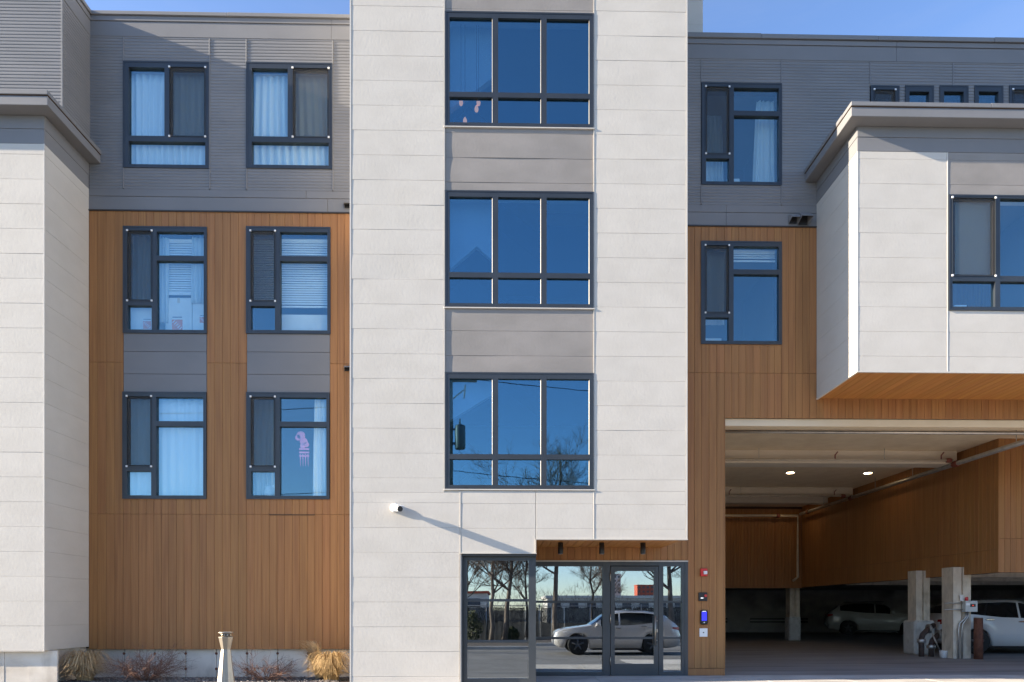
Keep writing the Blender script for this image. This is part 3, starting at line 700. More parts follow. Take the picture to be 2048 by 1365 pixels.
# recess side, soffit planks and wall planks
box('recess_return', rec0 - .010, rec0 - .003, T + .26, W, 0, zc1 + .02, 'frame2')
sfw = box('canopy_soffit', rec0 - .05, tr - .03, T + .10, W + .1, zc1 + .045, zc1 + .12, 'dark')
n = 17; p = (tr - .02 - rec0) / n
for i in range(n):
    panel('soffit_plank', 'D', rec0 + i * p + .003, rec0 + (i + 1) * p - .003, T + .09, W - .002, zc1 + .024, 'woodY', sfw, .02, .003)

# ---- right wall
RA5, RA6 = winrect(1403, 167.5, 1563, 371, W), winrect(1402, 484, 1563, 689, W)
rz = dict(gt=PZ(1600, 837, W), j=PZ(1500, 746.5, W), wt=PZ(1500, 453.5, W), b1=PZ(1500, 426, W), ct=PZ(1500, 411, W), cb=PZ(1500, 120, W), c1=PZ(1500, 91, W), c2=PZ(1500, 81, W), top=PZ(1500, 71.5, W))
xr0, xr1 = tr - .35, 16.5
small = [winrect(u, 173, u + 56.5, 300, W) for u in (1741, 1810, 1879, 1948.5, 2018)]
xw0, xw1 = (RA5[0] + RA6[0]) / 2, (RA5[1] + RA6[1]) / 2
rw = cells(MB(), rec0 - .1, xr1, 0, rz['top'] - .05, [inset(r, .05) for r in [RA5, RA6] + small] + [(gl, xr1 + 1, -1, rz['gt'] + .005), (rec0 - .2, PX(1375.5, W), -1, zt_), (rec0 - .2, tr - .02, zc1 + .2, 30)], W + .024, W + .26).build('plank_wall', 'dark', B)
rj = PX(1375.5, W)
planks(rw, 'F', [rj, xw0, gl, xw1, bl, xr1], [.145, rz['j'] - .0, rz['wt']], W, [(gl, xr1 + 1, -1, rz['gt']), (xw0, xw1, RA6[2] + .02, RA6[3] - .02)])
planks(rw, 'F', [rec0 - .02, tr - .06], [zt_ + .006, zc1 + .03], W)
planks(rw, 'F', [tr - .06, rj], [zt_ + .006, zc1 + 1.2], W)
box('plank_plinth', rj + .004, gl + .004, W - .012, W + .05, .002, .14, 'wood', rw, .004)
box('corner_trim', gl - .004, gl + .012, W - .006, W + .5, .14, rz['gt'], 'wood', rw)
box('head_flashing', tr - .2, bl, W - .02, W + .024, rz['wt'] - .012, rz['wt'] + .012, 'sash', rw)
for (z0, z1, d) in ((rz['wt'] + .014, rz['b1'] - .003, W - .004), (rz['b1'] + .003, rz['ct'] - .004, W - .008)):
    for (a, b) in ((tr - .2, PX(1452, W)), (PX(1452, W) + .004, xr1)): panel('band_board', 'F', a, b, z0, z1, d, 'grey', rw, .022, .003)
vt = [PX(u, W) for u in (1402.5, 1562.5, 1740, 1906)]
edges = [tr - .3] + vt + [xr1]
for i in range(len(edges) - 1):
    corrugated(rw, 'F', edges[i] + .008, edges[i + 1] - .008, rz['ct'], rz['cb'], W + .004, [RA5] + small)
for i, x in enumerate(vt):
    h = (RA5[2], RA5[3]) if i < 2 else (small[0][2], small[0][3])
    for (za, zb) in ((rz['ct'] + .01, h[0]), (h[1], rz['cb'] - .01)): box('joint_trim', x - .010, x + .010, W - .016, W + .02, za, zb, 'grey', rw, .003)
cornice(rw, tr - .4, xr1, W, rz['cb'], rz['c1'], rz['c2'], rz['top'], [PX(1792, W)])
window(RA5, 'A', W); window(RA6, 'A', W)
for i, r in enumerate(small): window(r, 'Q' if i in (0, 4) else 'S', W, room=(i < 5), depth=1.5)
# stair bulkhead beside the tower
bk = box('stair_bulkhead', tr - .2, PX(1406, W + .4), W + .42, 20, rz['top'] - .5, TOP, 'whitetrim')
siding(bk, 'F', tr - .2, PX(1406, W + .4), rz['top'] - .5, TOP, PZ(1390, 25, W + .4) - STEP * 4, STEP * 1.14, W + .4)

# ---- projecting bay on the right
bzt, bzb = PZ(1800, 304, BF), PZ(1800, 744, BF); bez0, bez1 = PZ(1704, 232.5, BF - .24), PZ(1704, 204, BF - .24)
RC = winrect(1897, 392, 2091, 622, BF)
byw = cells(MB(), bl + .02, br, bzb + .02, bez0, [inset(RC, .05)], BF + .0195, BF + .2).build('bay_wall', 'whitetrim', B)
vx = PX(1895, BF); BST = .427; BB = PZ(1800, 713, BF)
siding(byw, 'F', bl + .012, vx - .010, bzb + .01, bzt, BB, BST, BF)
siding(byw, 'F', vx + .010, br, bzb + .01, RC[2], BB, BST, BF)
siding(byw, 'F', vx + .010, br, RC[3], bzt, BB, BST, BF + .002, 'spandrel')
siding(byw, 'F', RC[1], br, RC[2], RC[3], BB, BST, BF)
siding(byw, 'L', BF + .012, W, bzb + .01, bzt, BB, BST, bl, warp=.0003)
box('side_core', bl + .02, bl + .2, BF + .21, W, bzb + .03, bez0, 'dark', byw)
box('corner_trim', bl - .004, bl + .014, BF - .004, BF + .014, bzb, bzt, 'whitetrim', byw)
box('joint_trim', vx - .009, vx + .009, BF - .005, BF + .018, bzb + .01, bzt, 'whitetrim', byw, .003)
box('base_trim', bl - .008, br, BF - .008, BF + .03, bzb - .012, bzb + .008, 'whitetrim', byw)
box('base_trim', bl - .008, bl + .03, BF + .031, W, bzb - .012, bzb + .008, 'whitetrim', byw)
fm = bzt + (bez0 - bzt) * .56
for (z0, z1, dd) in ((bzt + .003, fm, -.002), (fm + .004, bez0 - .002, -.008)):
    panel('frieze_board', 'F', bl, br, z0, z1, BF + dd, 'grey', byw, .024, .003)
    panel('frieze_board', 'L', BF + .002, W, z0, z1, bl + dd, 'grey', byw, .024, .003)
window(RC, 'C', BF)
eave(PX(1610, W), br, BF - .24, W, bez0, bez1, 'L')
bs = box('bay_soffit', bl + .03, br, BF + .03, W, bzb + .028, bzb + .1, 'dark')
n = 66; p = (br - bl - .03) / n
for i in range(n): panel('soffit_plank', 'D', bl + .03 + i * p + .002, bl + .03 + (i + 1) * p - .002, BF + .03, W - .002, bzb + .012, 'woodY', bs, .018, .002)

# ---- garage passage
GX, GY0, GY1, GZC, GZB = 12.1, 16.5, 27.6, 5.49, 2.21
tag(box('lintel', gl + .012, xr1, W + .06, W + .26, rz['gt'] - .14, rz['gt'] + .004, 'lintel', None, .004))
gc = box('garage_ceiling', gl - .3, 17, W + .27, GY1 + .1, GZC, GZC + .2, 'ceil')
box('lintel_backing', gl - .3, 17, W + .261, W + .4, rz['gt'] - .05, GZC, 'ceil')
for (y, d, drop) in ((17.8, .5, .35), (23.2, .35, .26), (25.0, .4, .26)):
    box('ceiling_beam', gl - .3, GX - .16, y, y + d, GZC - drop, GZC - .001, 'beam', gc, .01)
gw = box('hanging_wall', GX + .03, GX + .3, GY0 + .03, GY1, GZB, GZC, 'dark')
n = round((GY1 - GY0) / .142); p = (GY1 - GY0) / n
zjr = 2.78
for i in range(n):
    for (za, zb) in ((GZB - .01, zjr), (zjr, GZC)):
        panel('plank', 'L', GY0 + i * p + .003, GY0 + (i + 1) * p - .003, za + .003, zb - .003, GX + random.uniform(-.0015, .0015), 'wood', gw, .022, .003)
n = 36; p = .142
for i in range(n):
    for (za, zb) in ((GZB - .01, zjr + .25), (zjr + .25, GZC)):
        panel('plank', 'F', GX + .01 + i * p + .003, GX + .01 + (i + 1) * p - .003, za + .003, zb - .003, GY0 + random.uniform(-.0015, .0015), 'wood', gw, .022, .003)
box('wall_core', GX + .31, 17.2, GY0 + .03, GY0 + .3, GZB, GZC, 'dark', gw)
bkw = box('hanging_wall', gl - .3, GX + .4, GY1 + .03, GY1 + .25, GZB - .03, GZC, 'dark')
n = 58; p = (GX - gl + .3) / n
for i in range(n): panel('plank', 'F', gl - .3 + i * p + .003, gl - .3 + (i + 1) * p - .003, GZB - .04, GZC - .1, GY1, 'wood', bkw, .022, .003)
box('garage_side_wall', gl - .3, gl - .002, W + .265, 48, 0, GZC, 'oldconc')
box('deep_ceiling', gl - .3, 31, GY1 + .26, 48, GZB + .18, GZB + .4, 'gdark')
box('deep_ceiling', GX + .31, 31, GY0 + .31, GY1 + .255, GZB + .18, GZB + .4, 'gdark')
for y in (18.6, 21.5, 24.5): box('deep_beam', GX + .4, 30, y, y + .3, GZB - .02, GZB + .179, 'concrete')
box('garage_wall', gl - .3, 31, 38.5, 38.9, 0, GZB + .18, 'gdark')
box('garage_wall', 30, 30.4, 14, 38.5, 0, GZB + .18, 'gdark')
for (x0, x1) in ((11.4, 12.6), (13.9, 17.2), (18.3, 21.0)):
    for z in (.55, .72): box('wall_rail', x0, x1, 38.44, 38.49, z, z + .1, 'black')
box('end_wall', 16.6, 17.2, W + .27, GY0 + .02, 0, GZC, 'wood')
def column(X, Y, w_, zb, wb, zt, kind):
    o = MB()
    def prism(mb, r, z0, z1, notch):
        s = r / 2
        pl = [(-s, -s), (-.06 * r, -s), (-.06 * r, -s + notch), (.06 * r, -s + notch), (.06 * r, -s), (s, -s), (s, s), (-s, s)]
        b = len(mb.v)
        for z in (z0, z1):
            for (x, y) in pl: mb.v.append((X + x, Y + y, z))
        k = len(pl)
        for i in range(k): mb.face((b + i, b + (i + 1) % k, b + k + (i + 1) % k, b + k + i))
        mb.face([b + i for i in range(k)][::-1]); mb.face([b + k + i for i in range(k)])
    prism(o, w_, 0 if not wb else zb - .02, zt, .06)
    c = o.build('concrete_column', 'oldconc', B)
    if wb:
        q = MB(); q.cbox(X - wb / 2, X + wb / 2, Y - wb / 2, Y + wb / 2, -.01, zb, .05); q.build('column_base', 'oldbase', c)
    return c
column(12.02, 19.6, .40, .98, .60, GZB + .2, 0)
column(12.05, 18.0, .47, 0, 0, GZB + .2, 1)
column(12.15, 28.6, .42, 1.0, .50, GZB + .2, 2)

# ------------------------------------------------------------------ things in the passage
def pipe(name, pts, r, mat, label, cat='pipe', group=None, fittings=(), hangers=(), heads=()):
    o = MB().tube(pts, r, 8).build(name, mat); tag(o, label, cat, group)
    for f in fittings: MB().lathe(f, [(r * 1.5, -.07), (r * 1.9, -.04), (r * 1.9, .04), (r * 1.5, .07)], 10, 'x').build('coupling', 'redfit', o)
    for (x, y, z, zt) in hangers: MB().tube([(x, y, z), (x, y, zt)], .008, 5).build('hanger_rod', 'steel', o)
    for (x, y, z, up) in heads: MB().tube([(x, y, z), (x, y, z + up * .12), (x + .06, y - .02, z + up * .2)], .016, 6).build('sprinkler_head', 'redfit', o)
    return o
pipe('sprinkler_pipe', [(gl - .2, W + .62, 4.93), (16.5, W + .62, 4.93)], .035, 'steel', 'thin grey sprinkler pipe just behind the garage lintel', group='sprinkler pipes in the garage passage', fittings=[], heads=[(11.2, W + .62, 4.95, -1)])
pipe('sprinkler_pipe', [(gl - .2, 17.62, 5.19), (11.72, 17.62, 5.19)], .033, 'pipepaint', 'sprinkler pipe hung along the nearest cream ceiling beam', group='sprinkler pipes in the garage passage',
     fittings=[(11.6, 17.62, 5.19)], hangers=[(6.6, 17.62, 5.19, GZC), (9.9, 17.62, 5.19, GZC)], heads=[(8.6, 17.62, 5.2, 1), (11.4, 17.62, 5.2, 1)])
pipe('sprinkler_pipe', [(gl - .2, 23.0, 5.16), (11.72, 23.0, 5.16)], .033, 'pipepaint', 'sprinkler pipe hung along the middle ceiling beam', group='sprinkler pipes in the garage passage',
     fittings=[(11.5, 23.0, 5.16)], hangers=[(8.0, 23.0, 5.16, GZC)], heads=[(7.6, 23.0, 5.17, 1), (11.2, 23.0, 5.17, 1)])
pipe('sprinkler_pipe', [(gl - .2, 27.3, 5.08), (11.8, 27.3, 5.08), (11.8, 27.3, 2.6), (11.6, 27.3, 2.45)], .05, 'pipepaint', 'sprinkler pipe across the far wood wall with a drop in the corner', group='sprinkler pipes in the garage passage', fittings=[(11.0, 27.3, 5.08)])
mp = pipe('main_pipe', [(11.78, W + .5, 5.10), (11.78, 27.0, 5.10)], .062, 'steel', 'thick grey main pipe running along the right wood wall', 'pipe')
for y in (17.62, 23.0, 26.3):
    MB().lathe((11.78, y, 5.10), [(.07, -.10), (.085, -.06), (.085, .06), (.07, .10)], 12, 'y').build('coupling', 'redfit' if y < 20 else 'rust', mp)
for y in (15.5, 19.5, 21.5, 25): MB().tube([(11.78, y, 5.1), (11.78, y, GZC)], .009, 5).build('hanger_rod', 'steel', mp)
for i, (x, y, nm) in enumerate(((8.72, 20.7, 'left of the near pair'), (11.12, 20.7, 'right of the near pair'), (8.72, 26.45, 'left of the far pair'), (11.12, 26.45, 'right of the far pair'))):
    d = MB().lathe((x, y, GZC), [(.15, -.018), (.165, -.012), (.165, .0)], 20).build('ceiling_downlight', 'clip')
    tag(d, f'lit round ceiling downlight in the garage passage, {nm}', 'downlight', 'garage downlights')
    MB().lathe((x, y, GZC), [(.11, -.024), (.11, -.0185)], 20).build('lens', 'lamp_on', d)
# bollard
bo = MB().tube([(12.3, 17.5, -.01), (12.3, 17.5, 1.08)], .105, 18).build('bollard', 'rust'); tag(bo, 'rusty steel pipe bollard in front of the white car', 'bollard')
MB().lathe((12.3, 17.5, 1.08), [(.106, -.015), (.09, .012), (.05, .03)], 18).build('concrete_cap', 'oldbase', bo)
# control box on the column
cb = empty('control_box', (12.2, 17.72, 1.18)); tag(cb, 'grey electrical control box with red beacon on the concrete column', 'control box')
MB().cbox(12.02, 12.34, 17.58, 17.745, 1.23, 1.52, .008).build('housing', 'greybox', cb)
MB().box(12.14, 12.28, 17.572, 17.579, 1.36, 1.44).build('display', 'black', cb)
MB().box(12.19, 12.23, 17.568, 17.5715, 1.385, 1.41).build('indicator', 'scr_red', cb)
MB().cbox(12.03, 12.135, 17.574, 17.5795, 1.40, 1.46, .002).build('rating_plate', 'clip', cb)
MB().lathe((12.1, 17.66, 1.52), [(.04, 0), (.04, .08), (.025, .10)], 10).build('beacon', 'red', cb)
MB().box(11.95, 12.05, 17.70, 17.71, 1.52, 1.68).build('notice_card', 'cardw', cb)
for z in (1.29, 1.46): MB().tube([(12.02, 17.68, z), (11.55, 17.74, z)], .014, 6).build('conduit', 'steel', cb)
for (dx, r) in ((.0, .022), (.09, .022)):
    MB().tube([(12.12 + dx * .6, 17.7, 1.23), (12.10 + dx * .6, 17.7, 1.08), (11.95 + dx, 17.72, .92), (11.93 + dx, 17.73, .75), (11.93 + dx, 17.73, .0)], r, 8).build('conduit', 'steel', cb)
# backflow valve assembly
bv = empty('backflow_valve', (11.7, 18.7, 0)); tag(bv, 'dark iron backflow valve pipes low between the two columns', 'valve')
for (x, h) in ((11.45, .48), (11.72, .32)):
    MB().tube([(x, 18.55, 0), (x, 18.55, h), (x + .06, 18.58, h + .13), (x + .2, 18.65, h + .22), (x + .5, 18.8, h + .38)], .07, 10).build('riser', 'iron', bv)
    MB().lathe((x, 18.55, h - .05), [(.10, -.05), (.115, -.03), (.115, .03), (.10, .05)], 12).build('collar', 'steel', bv)
    MB().lathe((x + .3, 18.7, h + .28), [(.13, -.03), (.13, .03)], 12, 'x').build('flange', 'steel', bv)
MB().tube([(11.66, 18.4, .62), (11.86, 18.35, .12)], .02, 6).build('lever', 'steel', bv)
bu = MB().lathe((11.74, 18.05, 0), [(.085, 0), (.10, .17), (.105, .18), (.105, .19), (.09, .195), (.085, .03)], 14).build('bucket', 'clip'); tag(bu, 'small white plastic bucket beside the concrete column', 'bucket')
rbx = MB().cbox(8.62, 8.95, 37.6, 37.85, 0, .3, .03).build('red_toolbox', 'red'); tag(rbx, 'small red box on the floor by the dark back wall', 'box')
MB().tube([(8.7, 37.72, .3), (8.7, 37.72, .36), (8.87, 37.72, .36), (8.87, 37.72, .3)], .012, 6).build('handle', 'black', rbx)

# ------------------------------------------------------------------ fixtures on the walls
# security camera on the tower
cxw, czw = PX(790, T), PZ(790, 1017, T)
sca = empty('security_camera', (cxw, T, czw)); tag(sca, 'white bullet security camera on the white tower siding', 'security camera')
MB().lathe((cxw, T, czw), [(.075, 0), (.075, -.045), (.05, -.06)], 16, 'y').build('mount', 'clip', sca)
MB().tube([(cxw, T - .05, czw), (cxw + .02, T - .10, czw - .005)], .03, 10).build('arm', 'clip', sca)
pa, pb = Vector((cxw + .0, T - .08, czw)), Vector((cxw + .13, T - .30, czw - .055))
MB().tube([pa, pa.lerp(pb, .1), pa.lerp(pb, .9), pb], [.04, .052, .052, .05], 14).build('housing', 'clip', sca)
MB().tube([pb, pb + (pb - pa).normalized() * .012], .045, 14).build('lens', 'black', sca)
d = (pb - pa).normalized(); vz = MB(); b0 = pa.lerp(pb, .25) + Vector((0, 0, .05)); b1 = pb + d * .05 + Vector((0, 0, .052)); sd = d.cross(Vector((0, 0, 1))).normalized() * .055
for (p_, q_) in ((b0, b1),):
    vz.v += [tuple(p_ - sd), tuple(p_ + sd), tuple(q_ + sd), tuple(q_ - sd)]; vz.v += [tuple(Vector(v) + Vector((0, 0, .008))) for v in vz.v[:4]]
    for q in ((3, 2, 1, 0), (4, 5, 6, 7), (0, 1, 5, 4), (1, 2, 6, 5), (2, 3, 7, 6), (3, 0, 4, 7)): vz.face(q)
vz.build('sun_visor', 'clip', sca)
# canopy cylinder lights
for (u, nm) in ((1121, 'leftmost'), (1203.5, 'middle'), (1286, 'rightmost')):
    Y = 12.3; x = PX(u, Y); t = empty('canopy_light', (x, Y, zc1 + .02)); tag(t, f'{nm} of the three black cylinder lights under the entrance canopy', 'light', 'canopy lights')
    MB().lathe((x, Y, zc1 + .022), [(.045, -.205), (.047, -.20), (.047, 0)], 18).build('cylinder', 'black', t)
    MB().lathe((x, Y, zc1 + .022), [(.036, -.2075), (.036, -.2055)], 14).build('lens', 'lampw', t)
# fire alarm, reader, intercom, plate
def wallbox(u0, v0, u1, v1): return PX(u0, W), PX(u1, W), PZ((u0 + u1) / 2, v1, W), PZ((u0 + u1) / 2, v0, W)
x0, x1, z0, z1 = wallbox(1400, 1137.5, 1414, 1153)
fa = empty('fire_alarm', (x0, W, z0)); tag(fa, 'red fire alarm strobe on the wood planks right of the door', 'fire alarm')
MB().cbox(x0, x1, W - .05, W - .002, z0, z1, .012).build('housing', 'red', fa); MB().cbox(x0 + .05, x1 - .012, W - .075, W - .049, z0 + .035, z1 - .05, .008).build('strobe', 'lampw', fa)
x0, x1, z0, z1 = wallbox(1396.5, 1185.5, 1414, 1202.5)
kr = empty('key_switch', (x0, W, z0)); tag(kr, 'black square key switch panel below the red fire alarm', 'switch panel')
MB().cbox(x0, x1, W - .03, W - .002, z0, z1, .006).build('plate', 'black', kr); MB().box(x0 + .04, x0 + .09, W - .032, W - .0295, z0 + .05, z0 + .065).build('marking', 'ledw', kr)
MB().lathe((x1 - .035, W - .03, (z0 + z1) / 2 + .02), [(.028, 0), (.024, -.01)], 14, 'y').build('red_ring', 'red', kr)
x0, x1, z0, z1 = wallbox(1400.5, 1221, 1414, 1249)
ic = empty('intercom', (x0, W, z0)); tag(ic, 'door intercom with a lit blue screen beside the entrance', 'intercom')
MB().cbox(x0 - .008, x1 + .008, W - .03, W - .002, z0 - .008, z1 + .008, .025).build('bezel', 'stainless', ic)
MB().cbox(x0, x1, W - .042, W - .028, z0, z1, .013).build('face', 'black', ic)
MB().box(x0 + .016, x1 - .016, W - .044, W - .0421, z0 + .07, z1 - .03).build('screen', 'scr_blue', ic)
MB().box(x0 + .03, x1 - .03, W - .044, W - .0421, z1 - .024, z1 - .016).build('speaker_slot', 'ledw', ic)
MB().lathe(((x0 + x1) / 2, W - .042, z0 + .035), [(.014, 0), (.012, -.004)], 12, 'y').build('button', 'clip', ic)
x0, x1, z0, z1 = wallbox(1398.5, 1257, 1414.5, 1274)
pl_ = empty('wall_plate', (x0, W, z0)); tag(pl_, 'white square wall plate with a dark centre below the intercom', 'wall plate')
MB().cbox(x0, x1, W - .022, W - .002, z0, z1, .005).build('plate', 'clip', pl_); MB().lathe(((x0 + x1) / 2, W - .022, (z0 + z1) / 2), [(.014, .002), (.012, -.004)], 12, 'y').build('keyhole', 'black', pl_)
# vent hoods by the right band
def hood(u0, v0, u1, v1, Y, dp, label, flip):
    x0, x1, z0, z1 = PX(u0, Y), PX(u1, Y), PZ(u0, v1, Y), PZ(u0, v0, Y); t = empty('vent_hood', (x0, Y, z0)); tag(t, label, 'vent')
    mb = MB(); sx = (x1 - x0) * .22
    vs = [(x0, Y, z0), (x1, Y, z0), (x1, Y, z1), (x0, Y, z1), (x0 + sx * .4, Y - dp, z0 + (z1 - z0) * .45), (x1 + sx, Y - dp, z0 + (z1 - z0) * .45), (x1 + sx * .3, Y - dp * .5, z1), (x0 + sx * .2, Y - dp * .5, z1)]
    mb.v += vs
    for q in ((3, 2, 6, 7), (7, 6, 5, 4), (0, 3, 7, 4), (1, 5, 6, 2)): mb.face(q)
    o = mb.build('hood', 'grey', t); s = o.modifiers.new('thick', 'SOLIDIFY'); s.thickness = .006
    MB().box(x0 + .01, x1 - .01, Y - .02, Y - .012, z0, z1 - .01).build('flap', 'black', t)
    return t
hood(1577, 434, 1593, 449, W - .008, .14, 'smaller grey vent hood on the band left of the bay', 0)
hood(1595, 432, 1615, 451, W - .008, .18, 'larger grey vent hood nearest the bay', 0)
hood(689, 409, 700, 417, L - .008, .12, 'small grey vent hood high on the band beside the tower', 0)
hood(690, 735, 700, 743, L - .002, .12, 'small dark vent hood on the wood planks beside the tower', 0)

# ------------------------------------------------------------------ curtains, blinds and things behind the windows
def curtain(x0, x1, z0, z1, Y, label, waves=8, amp=.022, mat='cloth', top=None, bot=None, name='curtain'):
    """top/bot: (x0, x1) overrides so the cloth gathers"""
    t = top or (x0, x1); b = bot or (x0, x1); n = max(24, int(waves * 8)); m = 10; mb = MB(); ph = random.random() * 6
    for j in range(m + 1):
        f = j / m; a, e = t[0] + (b[0] - t[0]) * f ** .7, t[1] + (b[1] - t[1]) * f ** .7
        for i in range(n + 1):
            s = i / n
            y = Y + amp * (math.sin(s * waves * 6.283 + ph + .4 * math.sin(3 * f)) + .35 * math.sin(s * waves * 2.3 * 3.1 + ph * 2 + f * 1.5)) * (.65 + .35 * f)
            mb.v.append((a + (e - a) * s + .012 * math.sin(f * 2.5 + s * 9 + ph), y, z1 + (z0 - z1) * f))
    for j in range(m):
        for i in range(n):
            q = j * (n + 1) + i; mb.face((q, q + 1, q + n + 2, q + n + 1), True)
    o = mb.build(name, mat); tag(o, label, 'curtain'); sm = o.modifiers.new('thick', 'SOLIDIFY'); sm.thickness = .002
    return o
def blind(x0, x1, z0, z1, Y, label, pitch=.045):
    o = MB().box(x0, x1, Y - .02, Y + .02, z1 - .045, z1).build('blind', 'blind'); tag(o, label, 'blind')
    z = z1 - .05; me = None
    while z > z0 + .04:
        mb = MB(); mb.v = [(x0, -.006, -.02), (x1, -.006, -.02), (x1, .010, .021), (x0, .010, .021), (x0, -.004, -.02), (x1, -.004, -.02), (x1, .012, .021), (x0, .012, .021)]
        if me is None:
            for q in ((0, 1, 2, 3), (7, 6, 5, 4), (0, 4, 5, 1), (2, 6, 7, 3)): mb.face(q)
            s = mb.build('slat', 'blind', None); me = s.data
        else:
            s = bpy.data.objects.new('slat', me); COL.objects.link(s)
        s.location = (0, Y, z); par(s, o); z -= pitch
    MB().box(x0, x1, Y - .012, Y + .012, z0, z0 + .03).build('bottom_rail', 'blind', o)
    return o
def cardbox(x0, x1, y0, y1, z0, z1, label, mat='cardw', logos=(), tape=True, name='cardboard_box'):
    o = MB().cbox(x0, x1, y0, y1, z0, z1, .006).build(name, mat); tag(o, label, 'box')
    if tape: MB().box((x0 + x1) / 2 - .025, (x0 + x1) / 2 + .025, y0 - .0015, y0 + .01, z1 - .1, z1 + .001).build('tape', 'card', o)
    for (fx, fz, s) in logos:
        cx, cz = x0 + (x1 - x0) * fx, z0 + (z1 - z0) * fz; mb = MB()
        mb.box(cx - s / 2, cx + s / 2, y0 - .002, y0 + .01, cz - s / 2, cz + s / 2); mb.build('logo', 'orange', o)
        lt = MB()
        for k in range(-2, 3):       # diagonal stencil strokes
            c = Vector((cx + k * s * .16, 0, cz - k * s * .16)); l = s * .12; tt = s * .035
            a, b_ = c + Vector((-l, 0, -l)), c + Vector((l, 0, l)); nn = Vector((1, 0, -1)).normalized() * tt
            i0 = len(lt.v); lt.v += [(p.x, y0 - .004, p.z) for p in (a + nn, b_ + nn, b_ - nn, a - nn)]; lt.face((i0, i0 + 1, i0 + 2, i0 + 3))
        lt.build('lettering', 'cardw', o)
        MB().box(cx - s * .45, cx + s * .45, y0 - .002, y0 + .01, cz + s * .68, cz + s * .78).build('printed_line', 'ink', o)
    return o
YI = .135
def lx(u): return PX(u, L)
def lzz(v, u=330): return PZ(u, v, L)
curtain(RB1[0] - .05, RB1[1] + .05, RB1[2] - .1, RB1[3] - .14, L + YI, 'full white curtain across the top storey window nearest the left pier', 14, .028)
box('curtain_rail', RB1[0] - .05, RB1[1] + .05, L + .17, L + .24, RB1[3] - .13, RB1[3] - .06, 'blind')
curtain(RB2[0] - .05, RB2[1] + .05, RB2[2] - .1, RB2[3] - .16, L + YI, 'full white curtain across the top storey window nearest the tower', 13, .03, bot=(RB2[0] - .1, RB2[1] + .2))
box('curtain_rail', RB2[0] - .05, RB2[1] + .05, L + .17, L + .24, RB2[3] - .15, RB2[3] - .07, 'blind')
# middle left window
blind(lx(318), lx(382), lzz(582), lzz(470), L + .17, 'half lowered white slat blind behind stacked boxes')
curtain(lx(312), lx(330), lzz(640), lzz(468), L + .14, 'narrow pale curtain at the left edge of the window with moving boxes', 2.5, .02, 'cloth2')
curtain(lx(376), lx(414), lzz(600), lzz(466), L + .14, 'pale curtain at the right edge of the window with moving boxes', 5, .022, 'cloth2')
cardbox(lx(322), lx(376), L + .16, L + .55, RA1[2] - .12, lzz(588), 'pale moving box with a large orange logo in the middle storey window', logos=[(.45, .40, .20)])
cardbox(lx(377), lx(420), L + .16, L + .5, RA1[2] - .12, lzz(589), 'pale moving box with a small orange logo at the right of the window', logos=[(.48, .52, .11)], tape=False)
cardbox(lx(250), lx(306), L + .15, L + .5, RA1[2] - .12, lzz(609), 'pale moving box showing in the small lower left pane', logos=[(.64, .50, .15)], tape=False)
curtain(lx(250), lx(308), lzz(604), lzz(456), L + .24, 'sheer dim curtain behind the screen above the small box pane', 5, .02, 'cloth2')
# middle right window
blind(lx(556), lx(662), lzz(606), lzz(468), L + .16, 'wide white slat blind lowered above a cardboard box')
blind(lx(495), lx(549), lzz(600), lzz(466), L + .24, 'dim slat blind behind the tall insect screen nearest the tower')
cardbox(lx(556), lx(668), L + .16, L + .6, RA2[2] - .12, lzz(620), 'large pale cardboard box below the wide blind', logos=[], tape=False)
# lower left window
curtain(lx(240), lx(420), RA3[2] - .1, RA3[3] - .1, L + .135, 'closed sheer white curtain in the lower window nearest the pier', 11, .016, 'cloth')
# lower right window
curtain(lx(620), lx(665), RA4[2] - .1, RA4[3] - .06, L + .15, 'white curtain gathered at the right beside the pink paper ornament', 5, .03, 'cloth', top=(lx(624), lx(665)), bot=(lx(622), lx(672)))
curtain(lx(490), lx(552), RA4[2] - .1, RA4[3] - .06, L + .24, 'sheer curtain behind the screen beside the pink paper ornament', 6, .02, 'cloth2')
po = empty('paper_ornament', (lx(602), L + .14, lzz(900, 600))); tag(po, 'pink hanging paper ornament with tassels in the lower window', 'ornament')
def disc(cx, cz, r, y=L + .14): return MB().lathe((cx, y, cz), [(r * .8, -.012), (r, -.004), (r, .004), (r * .8, .012)], 16, 'y')
for (u, v, r) in ((597, 868, .085), (592, 872, .06), (603, 880, .075), (608, 886, .055), (601, 889, .05)):
    disc(lx(u), lzz(v, 600), r).build('paper_puff', 'pink', po)
for v, k in ((895, 4), (902, 4), (909, 5)): 
    MB().cbox(lx(594), lx(614), L + .132, L + .148, lzz(v + 1.8, 600), lzz(v - 1.8, 600), .003).build('paper_band', 'pink', po)
for i in range(4):
    u = 596 + i * 5.2; MB().tube([(lx(u), L + .14, lzz(905, 600)), (lx(u) + .004, L + .142, lzz(930, 600))], [.012, .004], 6).build('tassel', 'pink', po)
pt = MB()
bm = bmesh.new(); bmesh.ops.create_uvsphere(bm, u_segments=16, v_segments=10, radius=.5)
for v in bm.verts: v.co = Vector((lx(532) + v.co.x * .23, L + .22 + v.co.y * .18, lzz(985, 530) + v.co.z * .34))
pt.addbm(bm, True); tyo = pt.build('plush_toy', 'cloth'); tag(tyo, 'rounded white plush toy in the small lower left pane', 'plush toy')
for s in (-.07, .07): MB().lathe((lx(532) + s, L + .22, lzz(985, 530) + .15), [(.02, -.02), (.035, 0), (.02, .02)], 10, 'y').build('ear', 'cloth', tyo)
